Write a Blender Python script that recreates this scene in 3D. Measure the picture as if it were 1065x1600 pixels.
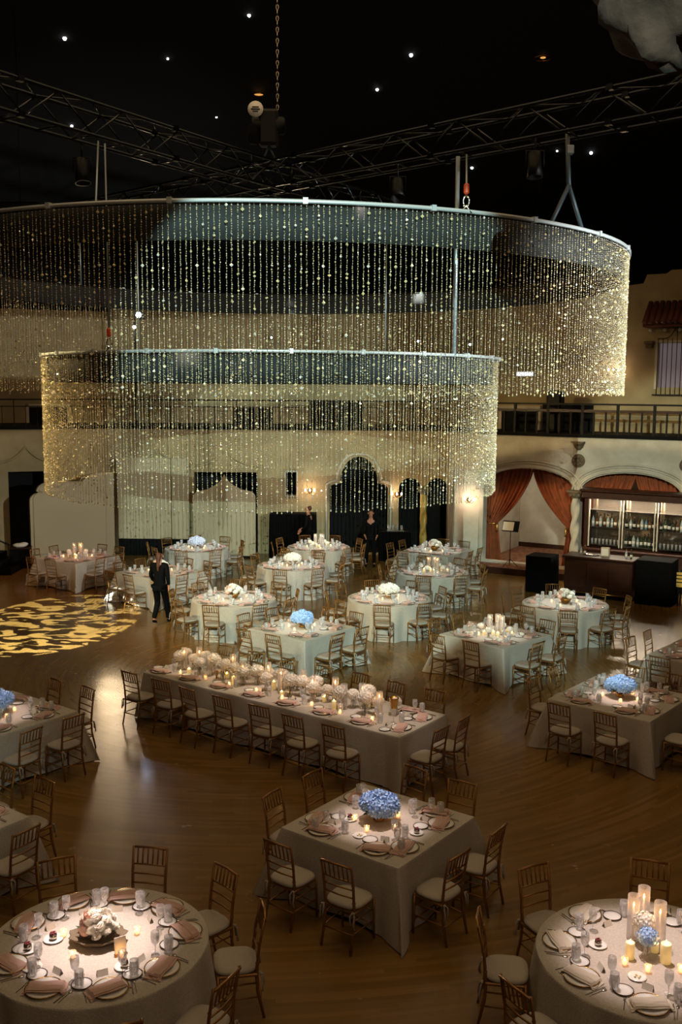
import bpy, math, random
from mathutils import Vector, Matrix
import numpy as np
random.seed(7)
for o in list(bpy.data.objects): bpy.data.objects.remove(o, do_unlink=True)
S = bpy.context.scene
COL = S.collection
R = math.radians
PI = math.pi

# ------------------------------------------------------------ camera
CAMH, FPX = 5.5, 1553.0
PITCH = math.atan(195/FPX); ROLL = R(0.35)
cd = bpy.data.cameras.new('camera'); cam = bpy.data.objects.new('camera', cd); COL.objects.link(cam)
cd.sensor_fit = 'VERTICAL'; cd.sensor_height = 36.0; cd.lens = FPX/1600*36.0
cd.clip_start = 0.05; cd.clip_end = 300
fw = Vector((0, math.cos(PITCH), -math.sin(PITCH))); rt0 = Vector((1,0,0)); up0 = rt0.cross(fw)
rt = rt0*math.cos(ROLL)+up0*math.sin(ROLL); up = -rt0*math.sin(ROLL)+up0*math.cos(ROLL)
cam.matrix_world = Matrix(((rt.x,up.x,-fw.x,0),(rt.y,up.y,-fw.y,0),(rt.z,up.z,-fw.z,CAMH),(0,0,0,1)))
S.camera = cam
def px(p):          # where a world point falls in the frame: used only to leave out what the photo does not show
    d = Vector(p)-Vector((0,0,CAMH)); z = d.dot(fw)
    if z < .1: return (-9999,-9999)
    return (532.5+FPX*d.dot(rt)/z, 800-FPX*d.dot(up)/z)

# ------------------------------------------------------------ world, lights, exposure
w = bpy.data.worlds.new('world'); S.world = w; w.use_nodes = True
w.node_tree.nodes['Background'].inputs[0].default_value = (0.9,0.75,0.6,1)
w.node_tree.nodes['Background'].inputs[1].default_value = 0.003
S.view_settings.view_transform = 'Standard'; S.view_settings.look = 'None'
S.view_settings.gamma = 1; S.view_settings.use_curve_mapping = False
S.view_settings.exposure = 0.0

def aim(o, tgt):
    d = Vector(tgt)-o.location
    o.rotation_euler = d.to_track_quat('-Z','Y').to_euler()
def spot(name, loc, tgt, power, col, size, blend=.5, rad=.05):
    l = bpy.data.lights.new(name, 'SPOT'); l.energy = power; l.color = col
    l.spot_size = R(size); l.spot_blend = blend; l.shadow_soft_size = rad
    o = bpy.data.objects.new(name, l); COL.objects.link(o); o.location = loc; aim(o, tgt); return o
def area(name, loc, tgt, power, col, sx, sy):
    l = bpy.data.lights.new(name, 'AREA'); l.energy = power; l.color = col
    l.shape = 'RECTANGLE'; l.size = sx; l.size_y = sy
    o = bpy.data.objects.new(name, l); COL.objects.link(o); o.location = loc; aim(o, tgt); return o
# cool follow-spot wash from the gallery behind the camera, through the crystal rings on to the far walls
spot('gallery_wash_light', (1.0,-6.0,10.2), (-.8,29,1.4), 24500, (.70,1.0,.92), 18.6, .15, .01)
spot('gallery_wash_light', (1.0,-6.0,10.2), (9.1,27.3,2.9), 21000, (.86,1.0,.86), 11.5, .4, .01)
spot('gallery_wash_light', (1.0,-6.0,10.2), (4.6,20.3,.5), 15000, (.72,1.0,.92), 8.6, .5, .01)
spot('gallery_wash_light', (-2.0,-5.0,10.2), (-6.2,12.6,0), 2400, (.74,1.0,.95), 15, .7, .25)
# added warm fill for the whole room, no fixtures behind it
area('room_fill_light', (0,14,14.0), (0,15,0), 640, (1,.68,.36), 16, 14)
area('front_fill_light', (3,-2,11), (0,12,0), 190, (1,.72,.46), 4, 3)
# added spots that brighten the crystal rings, and warm fill for the screens
spot('ring_fill_warm', (-10.5,14,9.5), (-5,19,5.6), 7500, (1,.74,.34), 50, .8, .2)
spot('ring_fill_warm', (-6.5,27.5,3.2), (-2,19,5.6), 1100, (1,.72,.42), 75, .8, .45)
spot('ring_fill_cool', (9.5,8.5,6.4), (3.2,17.5,6.2), 11000, (.93,1.0,.95), 42, .8, .15)
spot('screen_fill_light', (-4,16,11), (-9,31,1.5), 620, (1,.70,.40), 44, .9, .3)
spot('stage_wash_light', (6.2,30.2,3.6), (5.9,32,.6), 200, (1,.86,.66), 120, .8, .2)
spot('stage_curtain_light', (3.5,22,10), (6.6,29,1.6), 650, (1,.70,.45), 26, .9, .3)
spot('floor_amber_light', (-9,22,9), (-9.5,26,0), 700, (1,.45,.12), 50, .9, .3)
spot('upper_wall_light', (-2,27,4.6), (-2,36,6.6), 90, (1,.62,.28), 140, .9, .5)

# ------------------------------------------------------------ materials
def srgb(h):
    h = h.lstrip('#'); v = [int(h[i:i+2],16)/255 for i in (0,2,4)]
    return tuple((c/12.92 if c <= .04045 else ((c+.055)/1.055)**2.4) for c in v)+(1,)
MATS = {}
def mat(name, col, rough=.6, metal=0, spec=.5, noise=None, bump=0, bscale=40, emit=None, estr=0, sheen=0, trans=0):
    if name in MATS: return MATS[name]
    m = bpy.data.materials.new(name); m.use_nodes = True; nt = m.node_tree; b = nt.nodes['Principled BSDF']
    c = srgb(col) if isinstance(col, str) else tuple(col)+(1,)
    b.inputs['Base Color'].default_value = c; b.inputs['Roughness'].default_value = rough
    b.inputs['Metallic'].default_value = metal; b.inputs['Specular IOR Level'].default_value = spec
    if sheen: b.inputs['Sheen Weight'].default_value = sheen
    if trans: b.inputs['Transmission Weight'].default_value = trans
    tc = nt.nodes.new('ShaderNodeTexCoord')
    if noise:      # (second colour, scale)
        n = nt.nodes.new('ShaderNodeTexNoise'); n.inputs['Scale'].default_value = noise[1]; n.inputs['Detail'].default_value = 4
        nt.links.new(tc.outputs['Object'], n.inputs['Vector'])
        mx = nt.nodes.new('ShaderNodeMix'); mx.data_type = 'RGBA'
        mx.inputs['A'].default_value = c
        mx.inputs['B'].default_value = srgb(noise[0]) if isinstance(noise[0], str) else tuple(noise[0])+(1,)
        r = nt.nodes.new('ShaderNodeValToRGB'); r.color_ramp.elements[0].position = .35; r.color_ramp.elements[1].position = .65
        nt.links.new(n.outputs['Fac'], r.inputs['Fac']); nt.links.new(r.outputs['Color'], mx.inputs['Factor'])
        nt.links.new(mx.outputs['Result'], b.inputs['Base Color'])
    if bump:
        n2 = nt.nodes.new('ShaderNodeTexNoise'); n2.inputs['Scale'].default_value = bscale; n2.inputs['Detail'].default_value = 3
        nt.links.new(tc.outputs['Object'], n2.inputs['Vector'])
        bp = nt.nodes.new('ShaderNodeBump'); bp.inputs['Strength'].default_value = bump; bp.inputs['Distance'].default_value = .02
        nt.links.new(n2.outputs['Fac'], bp.inputs['Height']); nt.links.new(bp.outputs['Normal'], b.inputs['Normal'])
    if emit:
        b.inputs['Emission Color'].default_value = srgb(emit); b.inputs['Emission Strength'].default_value = estr
    MATS[name] = m; return m

def glass_mat(name, tint=(.96,.97,.97), gl=.16, rough=.03):
    m = bpy.data.materials.new(name); m.use_nodes = True; nt = m.node_tree
    for n in list(nt.nodes): nt.nodes.remove(n)
    out = nt.nodes.new('ShaderNodeOutputMaterial'); t = nt.nodes.new('ShaderNodeBsdfTransparent'); g = nt.nodes.new('ShaderNodeBsdfGlossy')
    d = nt.nodes.new('ShaderNodeBsdfDiffuse'); d.inputs[0].default_value = (.85,.85,.85,1)
    t.inputs[0].default_value = tint+(1,); g.inputs['Roughness'].default_value = rough
    m.diffuse_color=(.9,.9,.9,1)
    lw = nt.nodes.new('ShaderNodeLayerWeight'); lw.inputs[0].default_value = .35
    mp = nt.nodes.new('ShaderNodeMapRange'); mp.inputs['To Min'].default_value = gl; mp.inputs['To Max'].default_value = .75
    nt.links.new(lw.outputs['Facing'], mp.inputs['Value'])
    mx = nt.nodes.new('ShaderNodeMixShader'); mg = nt.nodes.new('ShaderNodeMixShader'); mg.inputs[0].default_value = .68
    nt.links.new(g.outputs[0], mg.inputs[1]); nt.links.new(d.outputs[0], mg.inputs[2])
    nt.links.new(mp.outputs['Result'], mx.inputs[0]); nt.links.new(t.outputs[0], mx.inputs[1]); nt.links.new(mg.outputs[0], mx.inputs[2])
    nt.links.new(mx.outputs[0], out.inputs[0]); MATS[name] = m; return m

def floor_mat():
    m = bpy.data.materials.new('dance_floor_wood'); m.use_nodes = True; nt = m.node_tree; b = nt.nodes['Principled BSDF']
    L = nt.links.new; N = nt.nodes.new
    tc = N('ShaderNodeTexCoord'); mp = N('ShaderNodeMapping'); mp.inputs['Location'].default_value = (1.3,-19,0)
    L(tc.outputs['Object'], mp.inputs['Vector'])
    sx = N('ShaderNodeSeparateXYZ'); L(mp.outputs[0], sx.inputs[0])
    ln = N('ShaderNodeVectorMath'); ln.operation = 'LENGTH'; L(mp.outputs[0], ln.inputs[0])
    at = N('ShaderNodeMath'); at.operation = 'ARCTAN2'; L(sx.outputs['Y'], at.inputs[0]); L(sx.outputs['X'], at.inputs[1])
    # boards laid in rings: narrow strips along the circle
    cmb = N('ShaderNodeCombineXYZ'); a5 = N('ShaderNodeMath'); a5.operation='MULTIPLY'; a5.inputs[1].default_value = 2.2
    L(at.outputs[0], a5.inputs[0]); L(a5.outputs[0], cmb.inputs['X']); 
    r17 = N('ShaderNodeMath'); r17.operation='MULTIPLY'; r17.inputs[1].default_value = 17.0
    L(ln.outputs['Value'], r17.inputs[0]); L(r17.outputs[0], cmb.inputs['Y'])
    fl = N('ShaderNodeMath'); fl.operation = 'FLOOR'; L(r17.outputs[0], fl.inputs[0])
    wn = N('ShaderNodeTexWhiteNoise'); wn.noise_dimensions = '2D'
    off = N('ShaderNodeMath'); off.operation='MULTIPLY_ADD'; off.inputs[1].default_value = .37; L(fl.outputs[0], off.inputs[0]); L(a5.outputs[0], off.inputs[2])
    fa = N('ShaderNodeMath'); fa.operation = 'FLOOR'
    a3 = N('ShaderNodeMath'); a3.operation='MULTIPLY'; a3.inputs[1].default_value = 3.0; L(off.outputs[0], a3.inputs[0]); L(a3.outputs[0], fa.inputs[0])
    cb = N('ShaderNodeCombineXYZ'); L(fl.outputs[0], cb.inputs['X']); L(fa.outputs[0], cb.inputs['Y']); L(cb.outputs[0], wn.inputs['Vector'])
    nz = N('ShaderNodeTexNoise'); nz.inputs['Scale'].default_value = 3.0; nz.inputs['Detail'].default_value = 6; L(cmb.outputs[0], nz.inputs['Vector'])
    ad = N('ShaderNodeMath'); ad.operation = 'ADD'; L(wn.outputs['Value'], ad.inputs[0]); L(nz.outputs['Fac'], ad.inputs[1])
    hf = N('ShaderNodeMath'); hf.operation='MULTIPLY'; hf.inputs[1].default_value=.5; L(ad.outputs[0], hf.inputs[0])
    rp = N('ShaderNodeValToRGB'); rp.color_ramp.elements[0].color = (.150,.080,.018,1); rp.color_ramp.elements[1].color = (.225,.125,.032,1)
    rp.color_ramp.elements[0].position = .2; rp.color_ramp.elements[1].position = .85
    L(hf.outputs[0], rp.inputs['Fac']); L(rp.outputs['Color'], b.inputs['Base Color'])
    fr = N('ShaderNodeMath'); fr.operation='FRACT'; L(r17.outputs[0], fr.inputs[0])
    gt = N('ShaderNodeMath'); gt.operation='GREATER_THAN'; gt.inputs[1].default_value=.06; L(fr.outputs[0], gt.inputs[0])
    n3 = N('ShaderNodeTexNoise'); n3.inputs['Scale'].default_value = 2.4; n3.inputs['Detail'].default_value = 3; L(tc.outputs['Object'], n3.inputs['Vector'])
    h2 = N('ShaderNodeMath'); h2.operation='MULTIPLY_ADD'; h2.inputs[1].default_value=1.6; L(n3.outputs['Fac'], h2.inputs[0]); L(gt.outputs[0], h2.inputs[2])
    bp = N('ShaderNodeBump'); bp.inputs['Strength'].default_value=.10; bp.inputs['Distance'].default_value=.01
    L(h2.outputs[0], bp.inputs['Height']); L(bp.outputs['Normal'], b.inputs['Normal'])
    mr = N('ShaderNodeMapRange'); mr.inputs['To Min'].default_value=.17; mr.inputs['To Max'].default_value=.32; L(n3.outputs['Fac'], mr.inputs['Value'])
    L(mr.outputs['Result'], b.inputs['Roughness']); b.inputs['Specular IOR Level'].default_value = .5
    b.inputs['Coat Weight'].default_value = .15; b.inputs['Coat Roughness'].default_value = .10
    MATS['floor'] = m; return m
floor_mat()
mat('plaster', '#a8966f', .85, noise=('#95835f', 1.3), bump=.25, bscale=14)
mat('plaster_white', '#cfc7b4', .8, noise=('#b9b09c', 2), bump=.2, bscale=20)
mat('screen_cream', '#aea183', .8, bump=.1, bscale=60)
mat('black_paint', '#060505', .6, spec=.12); mat('black_cloth', '#050505', .9, spec=.12, bump=.3, bscale=25)
mat('dark_void', '#050505', .95)
mat('ceiling_black', '#060606', .95)
mat('rock_plaster','#2c1a0c',.9,bump=.5,bscale=12); mat('iron', '#15110e', .5, .6)
mat('chair_gold', '#8c6232', .36, .5, bump=.1, bscale=90)
mat('cushion', '#a39a8e', .85, bump=.25, bscale=60)
mat('linen', '#bdb4a8', .85, noise=('#aea599', 55), bump=.45, bscale=120, sheen=.1)
mat('table_ply', '#6b5236', .6)
mat('porcelain', '#dcdad4', .18); mat('rim_dark', '#3b2c22', .3, .7); mat('gold', '#b08440', .25, .9)
mat('steel', '#b9b2a6', .22, .95)
mat('napkin', '#bf9e92', .85, bump=.3, bscale=70); mat('napkin_white', '#c9bfae', .85, bump=.3, bscale=70)
mat('card', '#d8d0c2', .7)
mat('hydrangea_blue', '#84aee6', .7, noise=('#bcd6f6', 30)); mat('hydrangea_pale', '#c3cbe8', .7, noise=('#e4e6f2', 45))
mat('petal_white', '#ece4d6', .65, noise=('#f6f2e8', 30)); mat('petal_blush', '#e0b9a6', .65)
mat('leaf', '#3c4a2c', .5)
mat('wax', '#eadfba', .5, emit='#ffcf70', estr=.25); mat('wax_white', '#efe8dc', .5)
mat('flame', '#ffd080', .5, emit='#ffb050', estr=110)
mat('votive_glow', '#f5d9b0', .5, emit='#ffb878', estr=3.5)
glass_mat('clear_glass',(.99,.99,.99),.18); glass_mat('hurricane_glass', (.99,.98,.97), .09); glass_mat('cut_glass', (.985,.985,.985), .30, .12)
mat('bead', '#d6c698', .22, .3); mat('bead_disc', '#f6f2e4', .10, .45); mat('thread', '#8a8678', .8)
mat('ring_metal', '#b9bfc2', .45, .4); mat('valance', '#1d2123', .85)
mat('truss_metal', '#2a2d31', .22, .95); mat('truss_dark', '#141414', .5, .7)
mat('cable', '#8c9aa2', .4, .6); mat('orange', '#d0481c', .5); mat('cable_dark', '#2c3a40', .5)
mat('velvet', '#984818', .75, noise=('#7c3a10', 6), sheen=.15)
mat('mahogany', '#3a1c10', .35, noise=('#2a130b', 5), bump=.1)
mat('mirror', '#9a8e80', .08, .9); mat('glass_shelf', '#3c3a36', .2, .4)
mat('terracotta', '#5a2814', .7, noise=('#5c2a14', 5)); mat('carpet', '#6a2f20', .95, noise=('#8c6a4a', 9))
mat('stone_relief', '#6e5f49', .8, bump=.8, bscale=18); mat('skin', '#b5795a', .6); mat('hair_brown', '#2c1a10', .6, bump=.4, bscale=60)
mat('suit_black', '#050506', .8, spec=.12); mat('shirt', '#c8c4be', .7); mat('hair_auburn', '#4c2414', .6)
mat('star', '#ffffff', .5, emit='#f4f6ff', estr=9); mat('sconce_glow', '#ffffff', .5, emit='#ffd0a8', estr=26)
mat('lamp_white', '#ffffff', .5, emit='#e2edff', estr=60); mat('exit_green', '#20a080', .5, emit='#28c8a0', estr=1.6)
mat('ceiling_lamp', '#c09060', .5, emit='#d89850', estr=1.2)
mat('white_panel','#ffffff',.5,emit='#dfe8ff',estr=1.6); mat('window_pane', '#70646a', .5, emit='#8a7c80', estr=.35); mat('linoleum', '#c6a24c', .5)

# ------------------------------------------------------------ mesh builder
class MB:
    def __init__(s): s.v=[]; s.f=[]; s.sm=[]
    def add(s, v, f, smooth=False, M=None):
        n=len(s.v)
        s.v += [tuple(M@Vector(p)) for p in v] if M else [tuple(p) for p in v]
        s.f += [tuple(i+n for i in q) for q in f]; s.sm += [smooth]*len(f); return s
    def box(s, x0,x1,y0,y1,z0,z1, M=None, bev=0):
        if bev:
            b=min(bev,(x1-x0)*.45,(y1-y0)*.45,(z1-z0)*.45)
            pts=[];
            for (cx,sx) in ((x0,1),(x1,-1)):
                for (cy,sy) in ((y0,1),(y1,-1)):
                    for (cz,sz) in ((z0,1),(z1,-1)):
                        pts.append((cx,cy+b*sy,cz+b*sz)); pts.append((cx+b*sx,cy,cz+b*sz)); pts.append((cx+b*sx,cy+b*sy,cz))
            # index: corner c=(i*4+j*2+k)*3 ; +0 x-face, +1 y-face, +2 z-face
            def q(i,j,k,a): return (i*4+j*2+k)*3+a
            F=[(q(0,0,0,0),q(0,0,1,0),q(0,1,1,0),q(0,1,0,0)),(q(1,0,0,0),q(1,1,0,0),q(1,1,1,0),q(1,0,1,0)),
               (q(0,0,0,1),q(1,0,0,1),q(1,0,1,1),q(0,0,1,1)),(q(0,1,0,1),q(0,1,1,1),q(1,1,1,1),q(1,1,0,1)),
               (q(0,0,0,2),q(0,1,0,2),q(1,1,0,2),q(1,0,0,2)),(q(0,0,1,2),q(1,0,1,2),q(1,1,1,2),q(0,1,1,2))]
            for i in (0,1):
                for j in (0,1): F.append((q(i,j,0,0),q(i,j,1,0),q(i,j,1,1),q(i,j,0,1)))
                for k in (0,1): F.append((q(i,0,k,0),q(i,1,k,0),q(i,1,k,2),q(i,0,k,2)))
            for j in (0,1):
                for k in (0,1): F.append((q(0,j,k,1),q(1,j,k,1),q(1,j,k,2),q(0,j,k,2)))
            for i in (0,1):
                for j in (0,1):
                    for k in (0,1): F.append((q(i,j,k,0),q(i,j,k,1),q(i,j,k,2)))
            return s.add(pts,F,False,M)
        v=[(x,y,z) for x in (x0,x1) for y in (y0,y1) for z in (z0,z1)]
        return s.add(v,[(0,1,3,2),(4,6,7,5),(0,4,5,1),(2,3,7,6),(0,2,6,4),(1,5,7,3)],False,M)
    def tube(s, pts, r, n=6, M=None, cap=True, smooth=True):
        pts=[Vector(p) for p in pts]; rr = r if isinstance(r,(list,tuple)) else [r]*len(pts)
        V=[];F=[]; ref=None
        for i,p in enumerate(pts):
            t=(pts[min(i+1,len(pts)-1)]-pts[max(i-1,0)]).normalized()
            if ref is None:
                ref = Vector((0,0,1)) if abs(t.z)<.9 else Vector((1,0,0))
            a=(ref-t*ref.dot(t))
            if a.length<1e-4: a=Vector((0,1,0))-t*t.y
            a.normalize(); b=t.cross(a); ref=a
            for k in range(n):
                c=2*PI*k/n; V.append(p+(a*math.cos(c)+b*math.sin(c))*rr[i])
        for i in range(len(pts)-1):
            for k in range(n):
                k2=(k+1)%n; F.append((i*n+k,i*n+k2,(i+1)*n+k2,(i+1)*n+k))
        if cap: F.append(tuple(range(n))[::-1]); F.append(tuple((len(pts)-1)*n+k for k in range(n)))
        return s.add(V,F,smooth,M)
    def lathe(s, prof, n=16, M=None, smooth=True, sx=1, sy=1):
        V=[];F=[]
        for (r,z) in prof:
            for k in range(n):
                c=2*PI*k/n; V.append((r*math.cos(c)*sx,r*math.sin(c)*sy,z))
        for i in range(len(prof)-1):
            for k in range(n):
                k2=(k+1)%n; F.append((i*n+k,i*n+k2,(i+1)*n+k2,(i+1)*n+k))
        if prof[0][0]>1e-5 and prof[-1][0]>1e-5 and math.dist(prof[0],prof[-1])<.35*max(prof[0][0],prof[-1][0]) and len(prof)>2:
            m=len(prof)-1
            for k in range(n): k2=(k+1)%n; F.append((m*n+k,m*n+k2,k2,k))
            return s.add(V,F,smooth,M)
        if prof[0][0]>1e-5: F.append(tuple(range(n))[::-1])
        if prof[-1][0]>1e-5: F.append(tuple((len(prof)-1)*n+k for k in range(n)))
        return s.add(V,F,smooth,M)
    def sphere(s, c, rx, ry=None, rz=None, n=10, m=6, M=None):
        ry=ry or rx; rz=rz or rx
        V=[(c[0],c[1],c[2]-rz)];F=[]
        for i in range(1,m):
            a=-PI/2+PI*i/m
            for k in range(n):
                b=2*PI*k/n; V.append((c[0]+rx*math.cos(a)*math.cos(b),c[1]+ry*math.cos(a)*math.sin(b),c[2]+rz*math.sin(a)))
        V.append((c[0],c[1],c[2]+rz)); top=len(V)-1
        for k in range(n):
            k2=(k+1)%n; F.append((0,1+k2,1+k)); F.append((top,1+(m-2)*n+k,1+(m-2)*n+k2))
        for i in range(m-2):
            for k in range(n):
                k2=(k+1)%n; F.append((1+i*n+k,1+i*n+k2,1+(i+1)*n+k2,1+(i+1)*n+k))
        return s.add(V,F,True,M)
    def mesh(s, name, m):
        me=bpy.data.meshes.new(name); me.from_pydata(s.v,[],s.f); me.materials.append(MATS[m])
        me.polygons.foreach_set('use_smooth', s.sm); me.update(); return me
def obj(name, mb, m=None, parent=None):
    me = mb.mesh(name, m) if isinstance(mb, MB) else mb
    o=bpy.data.objects.new(name, me); COL.objects.link(o)
    if parent: o.parent=parent
    return o
def empty(name, loc=(0,0,0), rz=0):
    o=bpy.data.objects.new(name,None); COL.objects.link(o); o.location=loc; o.rotation_euler=(0,0,rz); o.empty_display_size=.1; return o
def tag(o, label=None, cat=None, group=None, kind=None):
    if label: o['label']=label
    if cat: o['category']=cat
    if group: o['group']=group
    if kind: o['kind']=kind
    return o
KIDS={}
def copy_tree(o, parent=None):
    c=o.copy(); COL.objects.link(c)
    if parent: c.parent=parent
    for ch in o.children: copy_tree(ch,c)
    return c
class Proto:    # the first use is the source itself, later uses are copies
    def __init__(s, make): s.make=make; s.src=None
    def put(s, loc, rz, label, cat=None, group=None, scale=1, tilt=None):
        if s.src is None: s.src=s.make(); o=s.src
        else: o=copy_tree(s.src)
        o.location=loc; o.rotation_euler=(tilt[0] if tilt else 0, tilt[1] if tilt else 0, rz)
        if scale!=1: o.scale=(scale,)*3
        o['label']=label
        if cat: o['category']=cat
        if group: o['group']=group
        return o

def plate_mesh(name, outer, holes, th, m, bevel=0):
    """flat slab in local x (u) / z plane, thickness th along y, with holes"""
    cu=bpy.data.curves.new(name,'CURVE'); cu.dimensions='2D'; cu.fill_mode='BOTH'; cu.extrude=th/2
    for ring in [outer]+list(holes):
        sp=cu.splines.new('POLY'); sp.points.add(len(ring)-1)
        for p,(a,b) in zip(sp.points,ring): p.co=(a,b,0,1)
        sp.use_cyclic_u=True
    o=bpy.data.objects.new(name,cu); COL.objects.link(o)
    dg=bpy.context.evaluated_depsgraph_get(); me=bpy.data.meshes.new_from_object(o.evaluated_get(dg))
    bpy.data.objects.remove(o); bpy.data.curves.remove(cu)
    me.transform(Matrix.Rotation(R(90),4,'X')); me.name=name; me.materials.clear(); me.materials.append(MATS[m]); return me
def struct(o): o['kind']='structure'; return o
def wallmat(p0, p1):
    """frame: x along wall from p0 to p1, y pointing away from the camera (to the left of the direction)"""
    d=Vector((p1[0]-p0[0],p1[1]-p0[1],0)).normalized(); n=Vector((-d.y,d.x,0))
    return Matrix(((d.x,n.x,0,p0[0]),(d.y,n.y,0,p0[1]),(0,0,1,0),(0,0,0,1)))
def arc(cx,cz,rx,rz,a0,a1,n=14): return [(cx+rx*math.cos(R(a0+(a1-a0)*i/n)), cz+rz*math.sin(R(a0+(a1-a0)*i/n))) for i in range(n+1)]

# ------------------------------------------------------------ room shell
DECK=4.1
fl=MB(); fl.box(-26,26,-12,44,-.2,0); struct(obj('floor',fl,'floor'))
# dome ceiling (dark), open towards the inside
dm=MB(); prof=[(34*math.cos(a),34*math.sin(a)*.5) for a in [i*PI/2/12 for i in range(13)]]; prof[-1]=(0.0,17.0)
dm.lathe([(34,-.2)]+prof,48,Matrix.Translation((0,14,0))); struct(obj('ceiling',dm,'ceiling_black'))

def ogee_open(cx,w,z0,zs,zt,shoulder=.16):
    """opening with shoulders and an ogee/round head, counter-clockwise"""
    h=w/2; s=h*shoulder*2
    pts=[(cx-h,z0),(cx+h,z0),(cx+h,zs)]
    pts+=arc(cx+h-s,zs,s,.16,0,90,4)[1:]
    pts+=arc(cx,zs+.16,h-s,zt-zs-.16,0,180,14)
    pts+=arc(cx-h+s,zs,s,.16,90,180,4)[:-1]
    return pts+[(cx-h,zs)]
# --- left wall with doorway
ML=wallmat((-13.5,30.6),(-7.8,32.7)); LLen=math.dist((-13.5,30.6),(-7.8,32.7))
def on(o,M): o.matrix_world=M; return o
def ogee_line(cx,w,z0,zp,n=8):
    h=w/2; pts=[]
    for i in range(n+1):
        t=i/n; pts.append((cx-h+h*t, z0+(zp-z0)*(t**2.6)))
    return pts+[(2*cx-a,b) for a,b in pts[::-1][1:]]
o=obj('wall_left',plate_mesh('wall_left',[(0,0),(LLen,0),(LLen,DECK),(0,DECK)],[[(3.05,0.02),(4.15,0.02),(4.15,2.75),(3.05,2.75)]],.3,'plaster')); struct(on(o,ML@Matrix.Translation((0,.15,0))))
tr=MB(); tr.tube([(a,-.03,b) for a,b in ogee_line(3.6,1.9,3.05,3.55)],.035,6); tr.tube([(2.65,-.03,3.05),(2.65,-.03,2.7),(2.0,-.03,2.7)],.035,6)
struct(on(obj('trim_1',tr,'plaster'),ML))
mb=MB(); mb.box(3.0,4.2,.9,1.0,0,2.9); struct(on(obj('door_1',mb,'dark_void'),ML))
# --- back wall
MBk=wallmat((-7.8,32.7),(3.6,32.5)); 
def U(x): return x+7.8
holes=[ogee_open(U(.58),1.92,.02,2.2,3.25,.18),
       [(U(2.26)-.36,.02),(U(2.26)+.36,.02)]+arc(U(2.26),2.2,.36,.36,0,180,12),
       [(U(3.16)-.34,.02),(U(3.16)+.34,.02)]+arc(U(3.16),2.2,.34,.36,0,180,12),
       [(U(-1.82),1.95),(U(-1.47),1.95),(U(-1.47),2.72),(U(-1.82),2.72)],
       [(U(-4.85),.02),(U(-2.75),.02),(U(-2.75),2.7),(U(-4.85),2.7)]]
o=obj('wall_back',plate_mesh('wall_back',[(0,0),(11.4,0),(11.4,DECK),(0,DECK)],holes,.3,'plaster')); struct(on(o,MBk@Matrix.Translation((0,.15,0))))
mb=MB(); mb.box(1,11.2,1.6,1.7,0,4.0); mb.box(.5,11.2,.3,1.6,-.0,.02); struct(on(obj('wall_recess',mb,'dark_void'),MBk))
tr=MB(); pts=[(p[0]+(.1 if p[0]>U(.58) else -.1),p[1]+(.09 if p[1]>1 else 0)) for p in ogee_open(U(.58),1.92,.02,2.2,3.25,.18)]
tr.tube([(a,-.03,b) for a,b in pts[1:]+[pts[0]]],.045,6); struct(on(obj('trim_2',tr,'plaster_white'),MBk))
for i,(c,wd,z0,zp) in enumerate(((-6.0,2.6,3.0,3.35),(-3.8,2.5,2.9,3.4))):
    tr=MB(); tr.tube([(a,-.02,b) for a,b in ogee_line(U(c),wd,z0,zp)],.035,6); struct(on(obj('trim_%d'%(i+3),tr,'plaster'),MBk))
# small barred window
wn=struct(on(empty('window_1'),MBk)); mb=MB()
for a,b,c_,d in ((-1.86,-1.82,1.9,2.77),(-1.47,-1.43,1.9,2.77),(-1.86,-1.43,1.9,1.95),(-1.86,-1.43,2.72,2.77)): mb.box(U(a),U(b),-.03,.05,c_,d)
obj('window_frame',mb,'plaster_white',wn)
for k in range(4):
    mb=MB(); x=U(-1.78+.09*k); mb.tube([(x,-.05,1.85),(x,-.05,2.8)],.008,5); obj('bar',mb,'iron',wn)
# pier between back wall and stage arches
mb=MB(); mb.box(3.50,4.42,30.75,32.7,0,DECK,bev=.04); struct(obj('wall_pier',mb,'plaster_white'))
# --- right wall: two curtained arches of the stage
W0=(4.35,30.35); WD=(.864,-.504); W1=(W0[0]+WD[0]*8,W0[1]+WD[1]*8)
MR=wallmat(W0,W1)
def arch(u0,u1,z0,zs,zt,n=24):
    c=(u0+u1)/2; h=(u1-u0)/2
    # shallow elliptical head
    return [(u0,z0),(u1,z0)]+[(c+h*math.cos(PI*i/n), zs+(zt-zs)*math.sin(PI*i/n)**.8) for i in range(n+1)]
ARCH=[(0.02,2.86),(3.02,5.9)]
hol=[arch(a,b,.22,2.42,3.12) for a,b in ARCH]+[arch(6.06,7.9,.22,2.42,3.12)]
o=obj('wall_right',plate_mesh('wall_right',[(-.1,0),(8,0),(8,DECK),(-.1,DECK)],hol,.3,'plaster_white')); struct(on(o,MR@Matrix.Translation((0,.15,0))))
for i,(a,b) in enumerate(ARCH):
    for k,(g,r) in enumerate(((.06,.035),(.17,.02),(.24,.03))):
        tr=MB(); c=(a+b)/2; h=(b-a)/2+g
        tr.tube([(c+h*math.cos(PI*j/24),-.02,2.42+(.7+g)*math.sin(PI*j/24)**.8) for j in range(25)],r,6)
        if k==0: trm=struct(on(obj('trim_%d'%(i+5),tr,'plaster_white'),MR))
        else: obj('arch_moulding',tr,'plaster_white',trm)
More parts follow.
